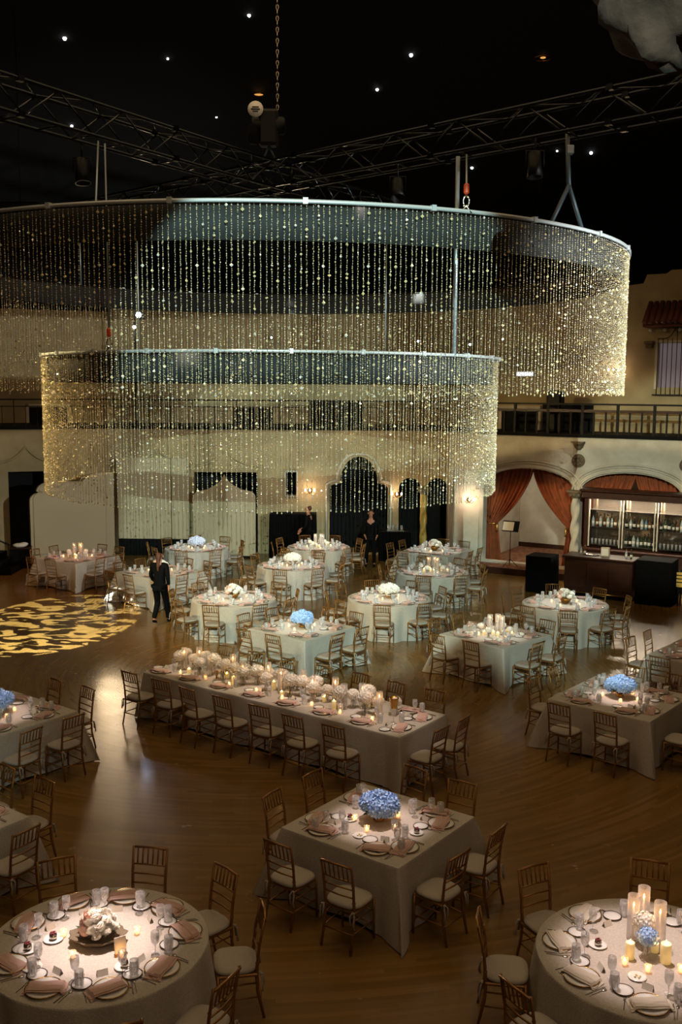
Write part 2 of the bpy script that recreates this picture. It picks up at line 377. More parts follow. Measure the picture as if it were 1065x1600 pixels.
# stage: floor with carpet, curb, rear wall
st=MB(); st.box(-.1,8,-.75,4,0,.17); struct(on(obj('stage_floor',st,'carpet'),MR))
st=MB(); st.box(-.1,8,-.80,-.751,0,.19,bev=.01); struct(on(obj('trim_7',st,'mahogany'),MR))
st=MB(); st.box(-.3,8.5,3.6,3.75,.17,DECK); struct(on(obj('wall_stage',st,'plaster_white'),MR))
st=MB(); st.box(-.3,8.5,3.55,3.6,.17,.32); struct(on(obj('baseboard_stage',st,'mahogany'),MR))
st=MB(); st.box(-.25,-.1,.3,3.6,.17,DECK); struct(on(obj('wall_stage_side',st,'plaster_white'),MR))
for u in (2.2,2.55):
    st=MB(); st.box(u-.07,u+.07,3.45,3.6,.17,3.9,bev=.02); struct(on(obj('trim_%d'%int(u*10),st,'plaster_white'),MR))
dr=struct(on(empty('door_2'),MR)); st=MB(); st.box(2.72,3.35,3.5,3.58,.17,2.1); obj('door_leaf',st,'black_paint',dr)
for i in range(2):
    for j in range(5):
        st=MB(); st.box(2.78+.29*i,3.0+.29*i,3.47,3.5,.3+.34*j,.55+.34*j,bev=.01); obj('door_panel',st,'mahogany',dr)
# medallions and brackets on the right wall
for (u,z,lab) in ((2.94,3.42,'carved round stone medallion between the two curtained arches'),(5.98,3.42,'carved round stone medallion cut by the right edge')):
    e=on(empty('wall_medallion'),MR@Matrix.Translation((u,0,z))); tag(e,lab,'medallion','round stone medallions')
    mb=MB(); mb.lathe([(.0,.03),(.12,.03),(.19,.05),(.2,.0)],20,Matrix.Rotation(R(90),4,'X')); obj('disc',mb,'stone_relief',e)
    for k in range(8):
        a=k*PI/4; mb=MB(); mb.sphere((.11*math.cos(a),-.05,.11*math.sin(a)),.045,.025,.045,8,5); obj('petal',mb,'stone_relief',e)
    mb=MB(); mb.sphere((0,-.05,0),.05,.03,.05,8,5); obj('boss',mb,'stone_relief',e)
e=on(empty('wall_corbel'),MR@Matrix.Translation((2.94,0,3.85))); tag(e,'small dark half-round corbel above the stone medallion','corbel')
mb=MB(); mb.lathe([(.05,-.12),(.13,-.04),(.16,.06),(.18,.06),(.18,.1)],14); obj('bowl',mb,'stone_relief',e)
mb=MB(); mb.box(-.19,.19,-.19,.1,.1,.13); obj('ledge',mb,'stone_relief',e)

# balcony deck + rail
def rail(M, u0, u1, name, label, step=.38, post=4, mid=True, thick=.02):
    e=on(empty(name),M); tag(e,label,'railing','gallery railings')
    mb=MB(); mb.box(u0,u1,-.03,.03,DECK+.93,DECK+.98); obj('top_rail',mb,'iron',e)
    mb=MB(); mb.box(u0,u1,-.02,.02,DECK+.72,DECK+.75 if mid else DECK+.80); obj('middle_rail',mb,'iron' if mid else 'mahogany',e)
    mb=MB(); mb.box(u0,u1,-.04,.04,DECK+.03,DECK+.09); obj('bottom_rail',mb,'iron',e)
    k=0; u=u0+.05; src=None
    while u<u1:
        tall = (k%post==0)
        mb=MB(); r=thick*(1.6 if tall else 1); mb.box(u-r/2,u+r/2,-r/2,r/2,DECK+.05,DECK+(.95 if tall else .74))
        obj('rail_post' if tall else 'baluster',mb,'iron',e); u+=step; k+=1
    return e
for i,(M,L,d0) in enumerate(((ML,LLen,0),(MBk,11.4,0),(MR,8,0))):
    mb=MB(); mb.box(-.2,L+.1,-.06,3.2,DECK,DECK+.1); struct(on(obj('balcony_floor',mb,'black_paint'),M))
rail(ML,0,LLen,'balcony_railing','thin black iron gallery railing at upper left with plain bars',.36,3)
rail(MBk,0,11.4,'balcony_railing','black iron gallery railing behind the lower crystal ring',.36,4)
rail(MR,-.1,8,'balcony_railing','heavy dark gallery railing at upper right above the curtained arches',.34,3,False,.045)
# upper walls
mb=MB(); mb.box(-4,LLen+1.2,3.1,3.3,DECK,8.1); struct(on(obj('wall_upper_left',mb,'plaster'),ML))
mb=MB(); mb.box(-.4,12.6,3.0,3.2,DECK,8.3); struct(on(obj('wall_upper_back',mb,'plaster'),MBk))
# upper right facade: stepped parapet, dark tile roof, grilled window
out=[(-1.2,DECK),(9,DECK),(9,8.95),(4.9,8.95),(4.75,8.85),(4.2,8.85),(4.1,8.6),(3.0,8.5),(-1.2,8.45)]
wu0,wu1,wz0,wz1=4.62,5.86,5.55,6.85
o=obj('wall_upper_right',plate_mesh('wall_upper_right',out,[[(wu0,wz0),(wu1,wz0),(wu1,wz1),(wu0,wz1)]],.25,'plaster')); struct(on(o,MR@Matrix.Translation((0,2.12,0))))
wn=struct(on(empty('window_2'),MR@Matrix.Translation((0,2.0,0))))
mb=MB(); mb.box(wu0,wu1,.2,.22,wz0,wz1); obj('pane',mb,'window_pane',wn)
mb=MB()
for a,b,c_,d in ((wu0-.08,wu0,wz0-.05,wz1+.08),(wu1,wu1+.06,wz0-.05,wz1+.08),(wu0-.08,wu1+.06,wz1,wz1+.08)): mb.box(a,b,-.05,.1,c_,d)
obj('window_frame',mb,'plaster_white',wn)
for k in range(10):
    mb=MB(); x=wu0+.02+k*(wu1-wu0-.04)/9; mb.tube([(x,-.14,wz0-.22),(x,-.14,wz1+(.12 if k not in (4,5) else .5))],.011,5); obj('grille_bar',mb,'iron',wn)
mb=MB(); mb.box(wu0-.1,wu1+.12,-.16,-.12,wz0-.24,wz0-.2); obj('grille_rail',mb,'iron',wn)
c=(wu0+wu1)/2
for sgn in (-1,1):
    mb=MB(); mb.tube([(c+sgn*t*.62,-.14,wz1+.12+.45*math.exp(-(t*3.2)**2)) for t in [i/12 for i in range(13)]],.012,5)
    mb.tube([(c+sgn*(.12+.07*math.cos(a)),-.14,wz1+.42+.07*math.sin(a)) for a in [i*PI/5 for i in range(9)]],.01,5); obj('grille_scroll',mb,'iron',wn)
for sgn,lab in ((-1,'left'),(1,'right')):
    mb=MB(); x=c+sgn*.85
    mb.box(x-.12,x+.12,-.35,0,wz1-.03,wz1+.05); mb.box(x-.09,x+.09,-.28,0,wz1-.15,wz1-.03); obj('bracket',mb,'stone_relief',wn)
rf=on(empty('tiled_canopy_roof'),MR@Matrix.Translation((0,2.0,0))); tag(rf,'rust red barrel tile roof strip on the upper right facade','roof')
mb=MB(); mb.box(4.25,9,-.5,0,7.30,7.38); obj('soffit',mb,'terracotta',rf)
src=None
for k in range(26):
    x=4.35+k*.17
    if src is None:
        mb=MB(); mb.tube([(0,0,.72),(0,-.62,.12)],[.075,.09],8); src=mb.mesh('roof_tile','terracotta')
    t=obj('roof_tile',src,None,rf); t.location=(x,-.02,7.3+.02*random.random())
mb=MB()
for k in range(10): mb.sphere((4.4+k*.42,-.15,7.22),.07,.06,.06,8,5)
obj('eave_scallops',mb,'plaster_white',rf)
# dark doors and pale openings on the upper level
def updoor(M,u0,u1,z1,y,m,nm,frame=True):
    e=struct(on(empty(nm),M)); mb=MB(); mb.box(u0,u1,y-.06,y+.02,DECK+.1,z1); obj('door_leaf',mb,m,e)
    if frame:
        mb=MB(); mb.box(u0-.1,u0,y-.1,y,DECK+.1,z1+.1); mb.box(u1,u1+.1,y-.1,y,DECK+.1,z1+.1); mb.box(u0-.1,u1+.1,y-.1,y,z1,z1+.1); obj('door_frame',mb,'plaster_white',e)
updoor(ML,3.9,5.2,4.75,3.1,'dark_void','door_3')
updoor(MBk,3.9,5.3,4.75,3.0,'dark_void','door_4',False); updoor(MBk,6.6,8.5,5.0,3.0,'dark_void','door_5',False)
updoor(MR,-.2,1.0,4.85,2.0,'dark_void','door_6'); updoor(MR,1.15,2.75,5.05,2.0,'dark_void','door_7',False)
e=on(empty('loudspeaker'),MR@Matrix.Translation((2.0,.6,DECK+.1))); tag(e,'small dark loudspeaker box standing behind the right gallery railing','speaker')
mb=MB(); mb.box(-.22,.22,-.2,.2,0,1.25,bev=.03); obj('cabinet',mb,'black_paint',e)
mb=MB(); mb.box(-.18,.18,-.22,-.2,.1,1.15); obj('front_grille',mb,'iron',e)
# teal exit sign and white sign
e=on(empty('exit_sign'),MBk@Matrix.Translation((1.25,2.9,6.45))); tag(e,'lit green exit sign on the dark wall behind the rings','sign')
mb=MB(); mb.box(-.28,.28,0,.06,-.13,.13,bev=.01); obj('sign_box',mb,'black_paint',e)
def text(body,size,m,parent,loc,rot=(R(90),0,0),name='lettering',ext=.004):
    cu=bpy.data.curves.new(name,'FONT'); cu.body=body; cu.size=size; cu.extrude=ext; cu.align_x='CENTER'; cu.align_y='CENTER'
    o=bpy.data.objects.new(name,cu); COL.objects.link(o); dg=bpy.context.evaluated_depsgraph_get()
    me=bpy.data.meshes.new_from_object(o.evaluated_get(dg)); bpy.data.objects.remove(o)
    me.materials.clear(); me.materials.append(MATS[m]); q=obj(name,me,None,parent); q.location=loc; q.rotation_euler=rot; return q
text('EXIT',.24,'exit_green',e,(0,-.01,0))
e=on(empty('wall_light_bar'),MR@Matrix.Translation((.55,1.9,5.95))); tag(e,'short white lit panel on the wall right of the lower ring','light')
mb=MB(); mb.box(-.3,.3,0,.08,-.09,.09,bev=.02); obj('housing',mb,'plaster_white',e); mb=MB(); mb.box(-.27,.27,-.02,0,-.06,.06); obj('lamp_panel',mb,'white_panel',e)

# sconces
def sconce(M,lab,power=14):
    e=on(empty('wall_sconce'),M); tag(e,lab,'wall lamp','glowing wall sconces')
    mb=MB(); mb.lathe([(.0,.0),(.07,.0),(.08,.03),(.0,.04)],12,Matrix.Rotation(R(90),4,'X')); obj('backplate',mb,'gold',e)
    for s_ in (-1,0,1):
        mb=MB(); mb.tube([(0,-.03,-.05),(s_*.08,-.12,-.10),(s_*.15,-.14,-.02)],.01,5); obj('arm',mb,'gold',e)
        mb=MB(); mb.lathe([(.012,0),(.022,.03),(.018,.07),(.0,.10)],8,Matrix.Translation((s_*.15,-.14,-.02))); obj('bulb',mb,'sconce_glow',e)
    l=bpy.data.lights.new('sconce_light','POINT'); l.energy=power; l.color=(1,.74,.55); l.shadow_soft_size=.06
    lo=bpy.data.objects.new('sconce_light',l); COL.objects.link(lo); lo.parent=e; lo.location=(0,-.32,.02)
sconce(MBk@Matrix.Translation((U(-1.02),0,2.12)),'glowing sconce left of the dark ogee archway')
sconce(MBk@Matrix.Translation((U(1.83),0,2.02)),'glowing sconce between the ogee archway and twin arches')
sconce(Matrix.Translation((3.98,30.75,2.05)),'glowing sconce on the white pier beside the curtains')
sconce(MR@Matrix.Translation((3.35,2.0,6.05)),'glowing sconce seen through the right end of the upper ring',10)

# spiral columns
def spiral_column(M,h,r,lab,m,cap=True):
    e=on(empty('spiral_column'),M); tag(e,lab,'column','spiral columns')
    n=20; m_=int(h/.045); V=[];F=[]
    for i in range(m_+1):
        z=.12+(h-.3)*i/m_
        for k in range(n):
            a=2*PI*k/n; rr=r*(1+.22*math.cos(2*(a-z*5.2))); V.append((rr*math.cos(a),rr*math.sin(a),z))
    for i in range(m_):
        for k in range(n):
            k2=(k+1)%n; F.append((i*n+k,i*n+k2,(i+1)*n+k2,(i+1)*n+k))
    mb=MB(); mb.add(V,F,True); obj('twisted_shaft',mb,m,e)
    mb=MB(); mb.box(-r*1.5,r*1.5,-r*1.5,r*1.5,0,.08); mb.lathe([(r*1.4,.08),(r*1.2,.12),(r,.14)],16); obj('base',mb,m,e)
    mb=MB(); mb.lathe([(r,h-.2),(r*1.1,h-.16),(r*1.7,h-.03),(r*1.8,h)],16); mb.box(-r*1.9,r*1.9,-r*1.9,r*1.9,h,h+.05)
    for k in range(8): mb.sphere((r*1.5*math.cos(k*PI/4),r*1.5*math.sin(k*PI/4),h-.08),r*.4,r*.4,r*.6,6,4)
    obj('capital',mb,'stone_relief',e)
spiral_column(MBk@Matrix.Translation((U(2.71),-.12,.02)),2.2,.10,'golden spiral column standing between the twin dark arches','linoleum')
spiral_column(MR@Matrix.Translation((2.94,-.12,.17)),2.35,.115,'cream and brown spiral column left of the back bar','plaster_white')

# cream scenic screens
def screen(name,label,p0,p1,outline,z0=0,th=.08,m='screen_cream',inner=True):
    M=wallmat(p0,p1); e=on(empty(name),M); tag(e,label,'screen','cream scenic screens')
    me=plate_mesh('panel',outline,[],th,m); q=obj('panel',me,None,e)
    if inner:
        c=[(a,b) for a,b in outline]; cx=sum(a for a,b in c)/len(c); cz=sum(b for a,b in c)/len(c)
        mb=MB(); pts=[(cx+(a-cx)*.86,-th/2-.005,cz+(b-cz)*.88+.02) for a,b in c]; mb.tube(pts+[pts[0]],.018,5); obj('moulding',mb,m,e)
    mb=MB(); L=math.dist(p0,p1); mb.box(0.02,L-.02,-.12,.3,0,.07,bev=.01); obj('base_rail',mb,'black_paint',e)
    mb=MB(); mb.tube([(L/2,.08,1.6),(L/2,.55,.04)],.02,5); obj('brace',mb,'table_ply',e)
    return e
L1=math.dist((-9.5,30.1),(-7.35,31.9))
o1=[(0,.05),(L1,.05),(L1,2.75),(L1*.75,2.75),(L1*.66,2.62)]+[(L1*.62,2.5)]+arc(L1*.30,2.30,L1*.22,.28,60,180,8)[0:]+[(L1*.08,2.28)]+arc(L1*.12,2.0,L1*.12,.24,90,180,6)
screen('scenic_screen','wide cream screen with stepped curved top behind the pink table',(-9.5,30.1),(-7.35,31.9),o1)
L3=2.0; 
o3=[(0,.05),(L3,.05),(L3,1.95)]+arc(L3-.22,1.95,.22,.22,0,80,5)+[(1.55,2.22),(1.25,2.38),(1.08,2.55),(1.0,2.70),(.92,2.55),(.75,2.38),(.45,2.22)]+arc(.22,1.95,.22,.22,100,180,5)
screen('scenic_screen','cream screen with a central ogee peak before a dark doorway',(-4.75,31.75),(-2.75,31.75),o3,inner=False)
e=on(empty('backdrop_panel'),wallmat((-7.25,32.1),(-4.9,32.05))); tag(e,'wide flat cream backdrop between the two scenic screens, dark plinth below','backdrop')
mb=MB(); mb.box(0,1.72,0,.08,.55,3.2,bev=.01); obj('panel',mb,'screen_cream',e); mb=MB(); mb.box(1.75,2.32,0,.08,.55,3.2,bev=.01); obj('panel',mb,'screen_cream',e)
mb=MB(); mb.box(0,2.32,.0,.3,0,.54); obj('plinth',mb,'black_paint',e)
# black draped console
def draped(name,label,M,w_,d_,h_,cat='table',m='black_cloth'):
    e=on(empty(name),M); tag(e,label,cat)
    mb=MB(); mb.box(-w_/2,w_/2,-d_/2,d_/2,h_-.03,h_,bev=.01); obj('top_cloth',mb,m,e)
    V=[];F=[];per=[]
    n=int((w_+d_)*2/.035)
    for i in range(n):
        s_=i/n*2*(w_+d_)
        if s_<w_: p=(-w_/2+s_,-d_/2,0,-1)
        elif s_<w_+d_: p=(w_/2,-d_/2+s_-w_,1,0)
        elif s_<2*w_+d_: p=(w_/2-(s_-w_-d_),d_/2,0,1)
        else: p=(-w_/2,d_/2-(s_-2*w_-d_),-1,0)
        per.append(p)
    for z,am in ((h_-.01,.0),(h_*.6,.012),(.01,.022)):
        for i,(x,y,nx,ny) in enumerate(per):
            a=am*(1 if i%2 else -1); V.append((x+nx*a,y+ny*a,z))
    for j in range(2):
        for i in range(n):
            i2=(i+1)%n; F.append((j*n+i,(j+1)*n+i,(j+1)*n+i2,j*n+i2))
    mb=MB(); mb.add(V,F,False); obj('skirt',mb,m,e); return e
draped('draped_console','wide black pleated console against the wall, left of the archway',MBk@Matrix.Translation((U(-1.55),-.45,0)),1.5,.6,1.42,'console')
draped('draped_service_table','black draped service table right of the standing waiter',MBk@Matrix.Translation((U(1.75),-1.0,0)),1.0,.6,.95)
e=on(empty('glass_rack'),MBk@Matrix.Translation((U(1.75),-1.0,.95))); tag(e,'rack of clear glassware on the black service table','rack')
mb=MB(); mb.box(-.28,.28,-.2,.2,0,.03); obj('tray',mb,'steel',e)
for k in range(8):
    mb=MB(); mb.lathe([(.03,.03),(.034,.16),(.031,.16),(.028,.035)],10,Matrix.Translation((-.21+.14*(k%4),-.1+.2*(k//4),0))); obj('glass',mb,'clear_glass',e)
draped('draped_service_table','black cloth covered stand at the left end of the bar',Matrix.Translation((5.5,26.75,0))@Matrix.Rotation(R(-30),4,'Z'),.7,.7,1.0)
draped('draped_service_table','tall black cloth covered stand at the right end of the bar',Matrix.Translation((8.17,25.29,0))@Matrix.Rotation(R(-30),4,'Z'),.9,.8,1.15)

# curtains ----------------------------------------------------------------
def curtain(name,label,u_out,u_in,ztop,ztie,tiew,side,y=.42,group='rust velvet stage curtains'):
    """tied-back drape: full width at the top, gathered at the tie, falling straight below"""
    e=on(empty(name),MR); tag(e,label,'curtain',group)
    NU,NZ=60,34; V=[];F=[]
    for j in range(NZ+1):
        t=j/NZ; z=ztop*(1-t)+.2*t
        for i in range(NU+1):
            s_=i/NU
            w_full=u_in-u_out
            if z>ztie:
                q=(ztop-z)/(ztop-ztie); wd=1-(1-abs(tiew/w_full))*(q**1.5)
            else: wd=abs(tiew/w_full)*(1+.35*((ztie-z)/ztie))
            zz=z
            if z>ztie: zz=z-.10*math.sin(PI*q)*(s_)
            u=u_out+w_full*wd*s_
            am=.05 if z<ztie else .04+.02*(1-q)
            V.append((u,y+am*math.sin(s_*2*PI*11+.6*math.sin(z*2))+.02*math.sin(s_*37),zz))
    for j in range(NZ):
        for i in range(NU):
            a=j*(NU+1)+i; F.append((a,a+1,a+NU+2,a+NU+1))
    mb=MB(); mb.add(V,F,True); obj('drape',mb,'velvet',e)
    mb=MB(); c=u_out+(tiew/2 if u_in>u_out else -abs(tiew)/2)
    mb.tube([(u_out,y-.03,ztie+.10),(c,y-.10,ztie-.03),(u_out+math.copysign(abs(tiew)*1.05,u_in-u_out),y-.09,ztie+.0)],.022,6); obj('tie_back',mb,'gold',e)
    mb=MB(); ux=u_out+math.copysign(abs(tiew)*1.02,u_in-u_out); mb.lathe([(.012,0),(.035,-.05),(.03,-.2),(.04,-.26),(0,-.26)],8,Matrix.Translation((ux,y-.1,ztie))); obj('tassel',mb,'gold',e)
    return e
curtain('stage_curtain','rust velvet curtain tied back at the left arch, left half',-.12,1.5,3.25,1.36,.47,-1)
curtain('stage_curtain','rust velvet curtain tied back at the left arch, right half',3.0,1.38,3.25,1.36,.47,1,.47)
curtain('stage_curtain','rust velvet curtain behind the back bar, left half',2.95,4.55,3.25,1.36,.47,-1,.47)
curtain('stage_curtain','rust velvet curtain behind the back bar, right half',6.0,4.45,3.25,1.36,.47,1)
curtain('stage_curtain','rust velvet curtain cut by the right edge of the photo',6.0,7.6,3.25,1.36,.47,1,.47)
# music stand
e=on(empty('music_stand'),MR@Matrix.Translation((1.02,-.25,.17))); tag(e,'black music stand with a white sheet before the left curtains','music stand')
mb=MB(); mb.tube([(0,0,.02),(0,0,1.12)],.012,6); obj('pole',mb,'iron',e)
for k in range(3):
    a=k*2*PI/3; mb=MB(); mb.tube([(0,0,.22),(.26*math.cos(a),.26*math.sin(a),.0)],.01,5); obj('leg',mb,'iron',e)
mb=MB(); mb.box(-.26,.26,-.01,.01,-.16,.18,Matrix.Translation((0,0,1.2))@Matrix.Rotation(R(-25),4,'X')); obj('desk',mb,'black_paint',e)
mb=MB(); mb.box(-.24,.1,-.016,-.011,-.13,.14,Matrix.Translation((0,0,1.2))@Matrix.Rotation(R(-25),4,'X')); obj('sheet',mb,'card',e)

# bar ------------------------------------------------------------------
MBar=wallmat((5.98,26.2),(5.98+WD[0],26.2+WD[1]))   # front face of bar
e=on(empty('bar_counter'),MBar); tag(e,'dark mahogany bar counter with overhanging top before the back bar','bar')
mb=MB(); mb.box(0,1.8,0,.6,.1,1.04,bev=.01); obj('body',mb,'mahogany',e)
mb=MB(); mb.box(-.05,1.83,-.12,.68,1.04,1.10,bev=.02); obj('worktop',mb,'mahogany',e)
mb=MB(); mb.box(.03,1.77,.05,.58,0,.1); obj('kick_base',mb,'black_paint',e)
for k in range(3):
    mb=MB(); mb.box(.06+.58*k,.60+.58*k,-.02,0,.25,.92,bev=.01); obj('front_panel',mb,'mahogany',e)
mb=MB(); mb.tube([(.0,-.14,.16),(1.8,-.14,.16)],.02,8); obj('foot_rail',mb,'gold',e)
def bottle_mesh(col):
    mb=MB(); mb.lathe([(.0,0),(.036,0),(.038,.02),(.038,.17),(.03,.205),(.014,.235),(.013,.29),(.015,.29),(.015,.30),(0,.30)],10); return mb.mesh('bottle',col)
mat('bottle_green','#2c3a24',.12); mat('bottle_amber','#5a3516',.12); mat('bottle_clear','#9aa6a4',.1); mat('bottle_dark','#0f0e0d',.12); mat('bottle_blue','#5b7f92',.1)
BM={c:bottle_mesh('bottle_'+c) for c in ('green','amber','clear','dark','blue')}
lbm=MB(); lbm.lathe([(.0392,.05),(.0392,.13)],10); lblm=MB(); lblm.lathe([(.0393,.05),(.0395,.05),(.0395,.13),(.0393,.13)],10); LABM=lblm.mesh('bottle_label','card')
CP=MB(); CP.lathe([(0,.27),(.0165,.27),(.0165,.305),(0,.31)],8); CAPM=CP.mesh('cap','gold')
ORD=['first','second','third','fourth','fifth','sixth','seventh','eighth','ninth','tenth','eleventh','twelfth','thirteenth','fourteenth']
ORDL=ORD+['fifteenth','sixteenth','seventeenth','eighteenth','nineteenth','twentieth']+['twenty-'+o for o in ORD[:8]]
def bottle(M,c,lab,grp,s=1.0):
    b=empty('bottle'); obj('glass_body',BM[c],None,b); obj('paper_label',LABM,None,b); obj('cap',CAPM,None,b)
    b.matrix_world=M@Matrix.Scale(s,4); tag(b,lab,'bottle',grp)
for k,(u,c) in enumerate(((.35,'clear'),(.45,'amber'),(1.55,'clear'),(1.68,'green'))):
    bottle(MBar@Matrix.Translation((u,.3,1.10)),c,f'{c} bottle standing on the bar counter, {ORD[k]} from the left','bottles on the bar counter',.8)
e=on(empty('menu_box'),MBar@Matrix.Translation((1.0,.3,1.10))); tag(e,'small tan card box standing on the bar counter','box')
mb=MB(); mb.box(-.11,.11,-.05,.05,0,.24,bev=.008); obj('box_body',mb,'screen_cream',e); mb=MB(); mb.box(-.09,.09,-.054,-.05,.03,.21); obj('front_card',mb,'card',e)
e=on(empty('steel_tray'),MBar@Matrix.Translation((.65,.3,1.10))); tag(e,'shiny steel tray lying on the bar counter, left of the card box','tray')
mb=MB(); mb.lathe([(0,0),(.15,0),(.18,.025),(.175,.03),(.148,.008),(0,.008)],18,sx=1.2,sy=.8); obj('tray_dish',mb,'steel',e)
# back bar
MC=wallmat((6.88,28.0),(6.88+WD[0],28.0+WD[1]))
e=on(empty('back_bar'),MC); tag(e,'tall mahogany back bar cabinet with three lit mirrored bays','cabinet')
CW=3.05
mb=MB(); mb.box(0,CW,0,.55,0,.95,bev=.01); obj('lower_cabinet',mb,'mahogany',e)
mb=MB(); mb.box(-.04,CW+.04,-.1,.6,.95,1.02,bev=.015); obj('counter',mb,'mahogany',e)
for u in (0,CW-.1): 
    mb=MB(); mb.box(u-.0,u+.1,.1,.55,1.02,2.42); obj('side_panel',mb,'mahogany',e)
mb=MB(); mb.box(-.08,CW+.08,.02,.6,2.42,2.62,bev=.03); mb.box(-.14,CW+.14,-.04,.66,2.62,2.68,bev=.02); obj('cornice',mb,'mahogany',e)
bays=[(.12,1.02),(1.07,1.97),(2.02,2.93)]
for a,b in bays:
    mb=MB(); mb.box(a,b,.5,.52,1.05,2.4); obj('mirror',mb,'mirror',e)
    for zz in (1.12,1.62,2.10):
        mb=MB(); mb.box(a,b,.15,.5,zz-.02,zz); obj('shelf',mb,'glass_shelf',e)
    for u in (a,b-.03):
        mb=MB(); mb.box(u,u+.03,.1,.14,1.06,2.42); obj('light_strip',mb,'plaster_white',e)
l=area('back_bar_lamp',MC@Vector((1.5,.2,2.4)),MC@Vector((1.5,.35,1.0)),150,(1,.85,.65),2.6,.2)
for bi,(a,b) in enumerate(bays):
    bn=['left','middle','right'][bi]
    for si,zz in enumerate((1.12,1.62)):
        n=8; sn=['lower','upper'][si]
        for k in range(n):
            u=a+.08+k*(b-a-.16)/(n-1)
            if si==0 and bi!=1:    # rows of upturned glasses
                g=empty('bar_glass'); 
                mb=MB() if 'bgm' not in KIDS else None
                if mb is not None:
                    mb.lathe([(.022,0),(.032,.14),(.030,.14),(.020,.006),(0,.006)],10); KIDS['bgm']=mb.mesh('bowl','clear_glass')
                    mb=MB(); mb.lathe([(.033,.138),(.034,.138),(.034,.144),(.033,.144)],10); KIDS['bgr']=mb.mesh('lip','clear_glass')
                obj('glass_body',KIDS['bgm'],None,g); obj('lip',KIDS['bgr'],None,g); g.matrix_world=MC@Matrix.Translation((u,.26,zz))
                tag(g,f'clear glass {ORD[k]} from the left on the lower shelf, {bn} bay of back bar','glass','glasses on the back bar shelves')
                continue
            c=random.choice(['green','amber','clear','dark','clear','amber','blue']) if bi!=1 or si==1 else random.choice(['dark','clear','green','dark'])
            bottle(MC@Matrix.Translation((u,.3+.04*(k%2),zz)),c,f'{c} bottle {ORD[k]} from the left on the {sn} shelf, {bn} bay of back bar','bottles on the back bar shelves',random.uniform(.9,1.2))
# amber crate at the far right
e=empty('wicker_crate',(8.95,24.9,0),R(-30)); tag(e,'low orange-lit slatted crate on a stand at the right edge','crate')
for k in range(4):
    mb=MB(); mb.box(-.35,.35,-.2,-.18,.55+.09*k,.61+.09*k); obj('slat',mb,'linoleum',e)
mb=MB(); mb.box(-.35,.35,-.18,.2,.5,.54); obj('base_board',mb,'linoleum',e)
for x in (-.3,.3):
    for y in (-.15,.15): mb=MB(); mb.box(x-.02,x+.02,y-.02,y+.02,0,.9); obj('leg',mb,'iron',e)
spot('crate_lamp',(8.9,24.4,2.2),(8.95,24.9,.7),12,(1,.4,.1),60,.5,.05)

# stair at left edge
e=empty('stair_block',(-10.35,29.0,0),0); tag(e,'dark stair with sloping handrail at the left edge','stair')
for k in range(4):
    mb=MB(); mb.box(-1.2,.75-.28*k,-.5,.9,.17*k,.17*(k+1),bev=.01); obj('step',mb,'black_paint',e)
mb=MB(); mb.tube([(-1.3,-.5,1.75),(.78,-.5,.88)],.025,6); obj('handrail',mb,'iron',e)
for k in range(4):
    x=.7-.5*k; mb=MB(); mb.tube([(x,-.5,.1),(x,-.5,.9+.42*(.78-x))],.014,5); obj('rail_post',mb,'iron',e)
mb=MB(); mb.box(-1.9,-.6,.4,.9,0,1.6); obj('side_wall',mb,'black_paint',e)
e=empty('white_bundle',(-9.72,29.75,0.62),R(10)); tag(e,'small white folded linen bundle by the dark doorway','linen')
mb=MB(); mb.sphere((0,0,.07),.22,.13,.07,12,6); mb.sphere((.12,.02,.1),.13,.1,.06,10,6); obj('bundle',mb,'card',e)
e2=empty('low_plinth',(-9.72,29.8,0),R(10)); tag(e2,'dark low plinth under the white bundle by the doorway','plinth')
mb=MB(); mb.box(-.3,.3,-.2,.25,0,.60,bev=.01); obj('body',mb,'black_paint',e2); mb=MB(); mb.box(-.32,.32,-.22,.27,.60,.62); obj('top',mb,'mahogany',e2)
# ------------------------------------------------------------ crystal ring chandeliers
RC=Vector((-1.3,19,0))
def strand_arrays(L, seed, pitch=.028):
    rs=np.random.RandomState(seed); V=[];F=[]; z=-.03
    oct_f=[(0,2,4),(2,1,4),(1,3,4),(3,0,4),(2,0,5),(1,2,5),(3,1,5),(0,3,5)]
    while z>-L:
        u=rs.rand()
        big = u<.10
        rr = (rs.uniform(.017,.025) if big else rs.uniform(.0075,.0125))
        th = rr*(.35 if big else .7)
        ax=rs.normal(size=3); ax[2]*=.35; ax/=np.linalg.norm(ax)
        t=np.cross(ax,[0,0,1.0001]); t/=np.linalg.norm(t); b=np.cross(ax,t)
        n=len(V); c=np.array([rs.normal()*.002,rs.normal()*.002,z])
        for p in (t*rr,-t*rr,b*rr,-b*rr,ax*th,-ax*th): V.append(c+p)
        F+= [tuple(i+n for i in f) for f in oct_f]; z-=pitch*rs.uniform(.7,1.4)+(rr if big else 0)
    # end drop
    n=len(V); c=np.array([0,0,-L-.01])
    for p in ((.014,0,0),(-.014,0,0),(0,.014,0),(0,-.014,0),(0,0,.018),(0,0,-.02)): V.append(c+np.array(p))
    F+=[tuple(i+n for i in f) for f in oct_f]
    # thread
    n=len(V); r=.0012
    for zz in (0,-L):
        for k in range(3): V.append(np.array([r*math.cos(k*2.094),r*math.sin(k*2.094),zz]))
    F+=[(n+k,n+(k+1)%3,n+3+(k+1)%3,n+3+k) for k in range(3)]
    return np.array(V),F
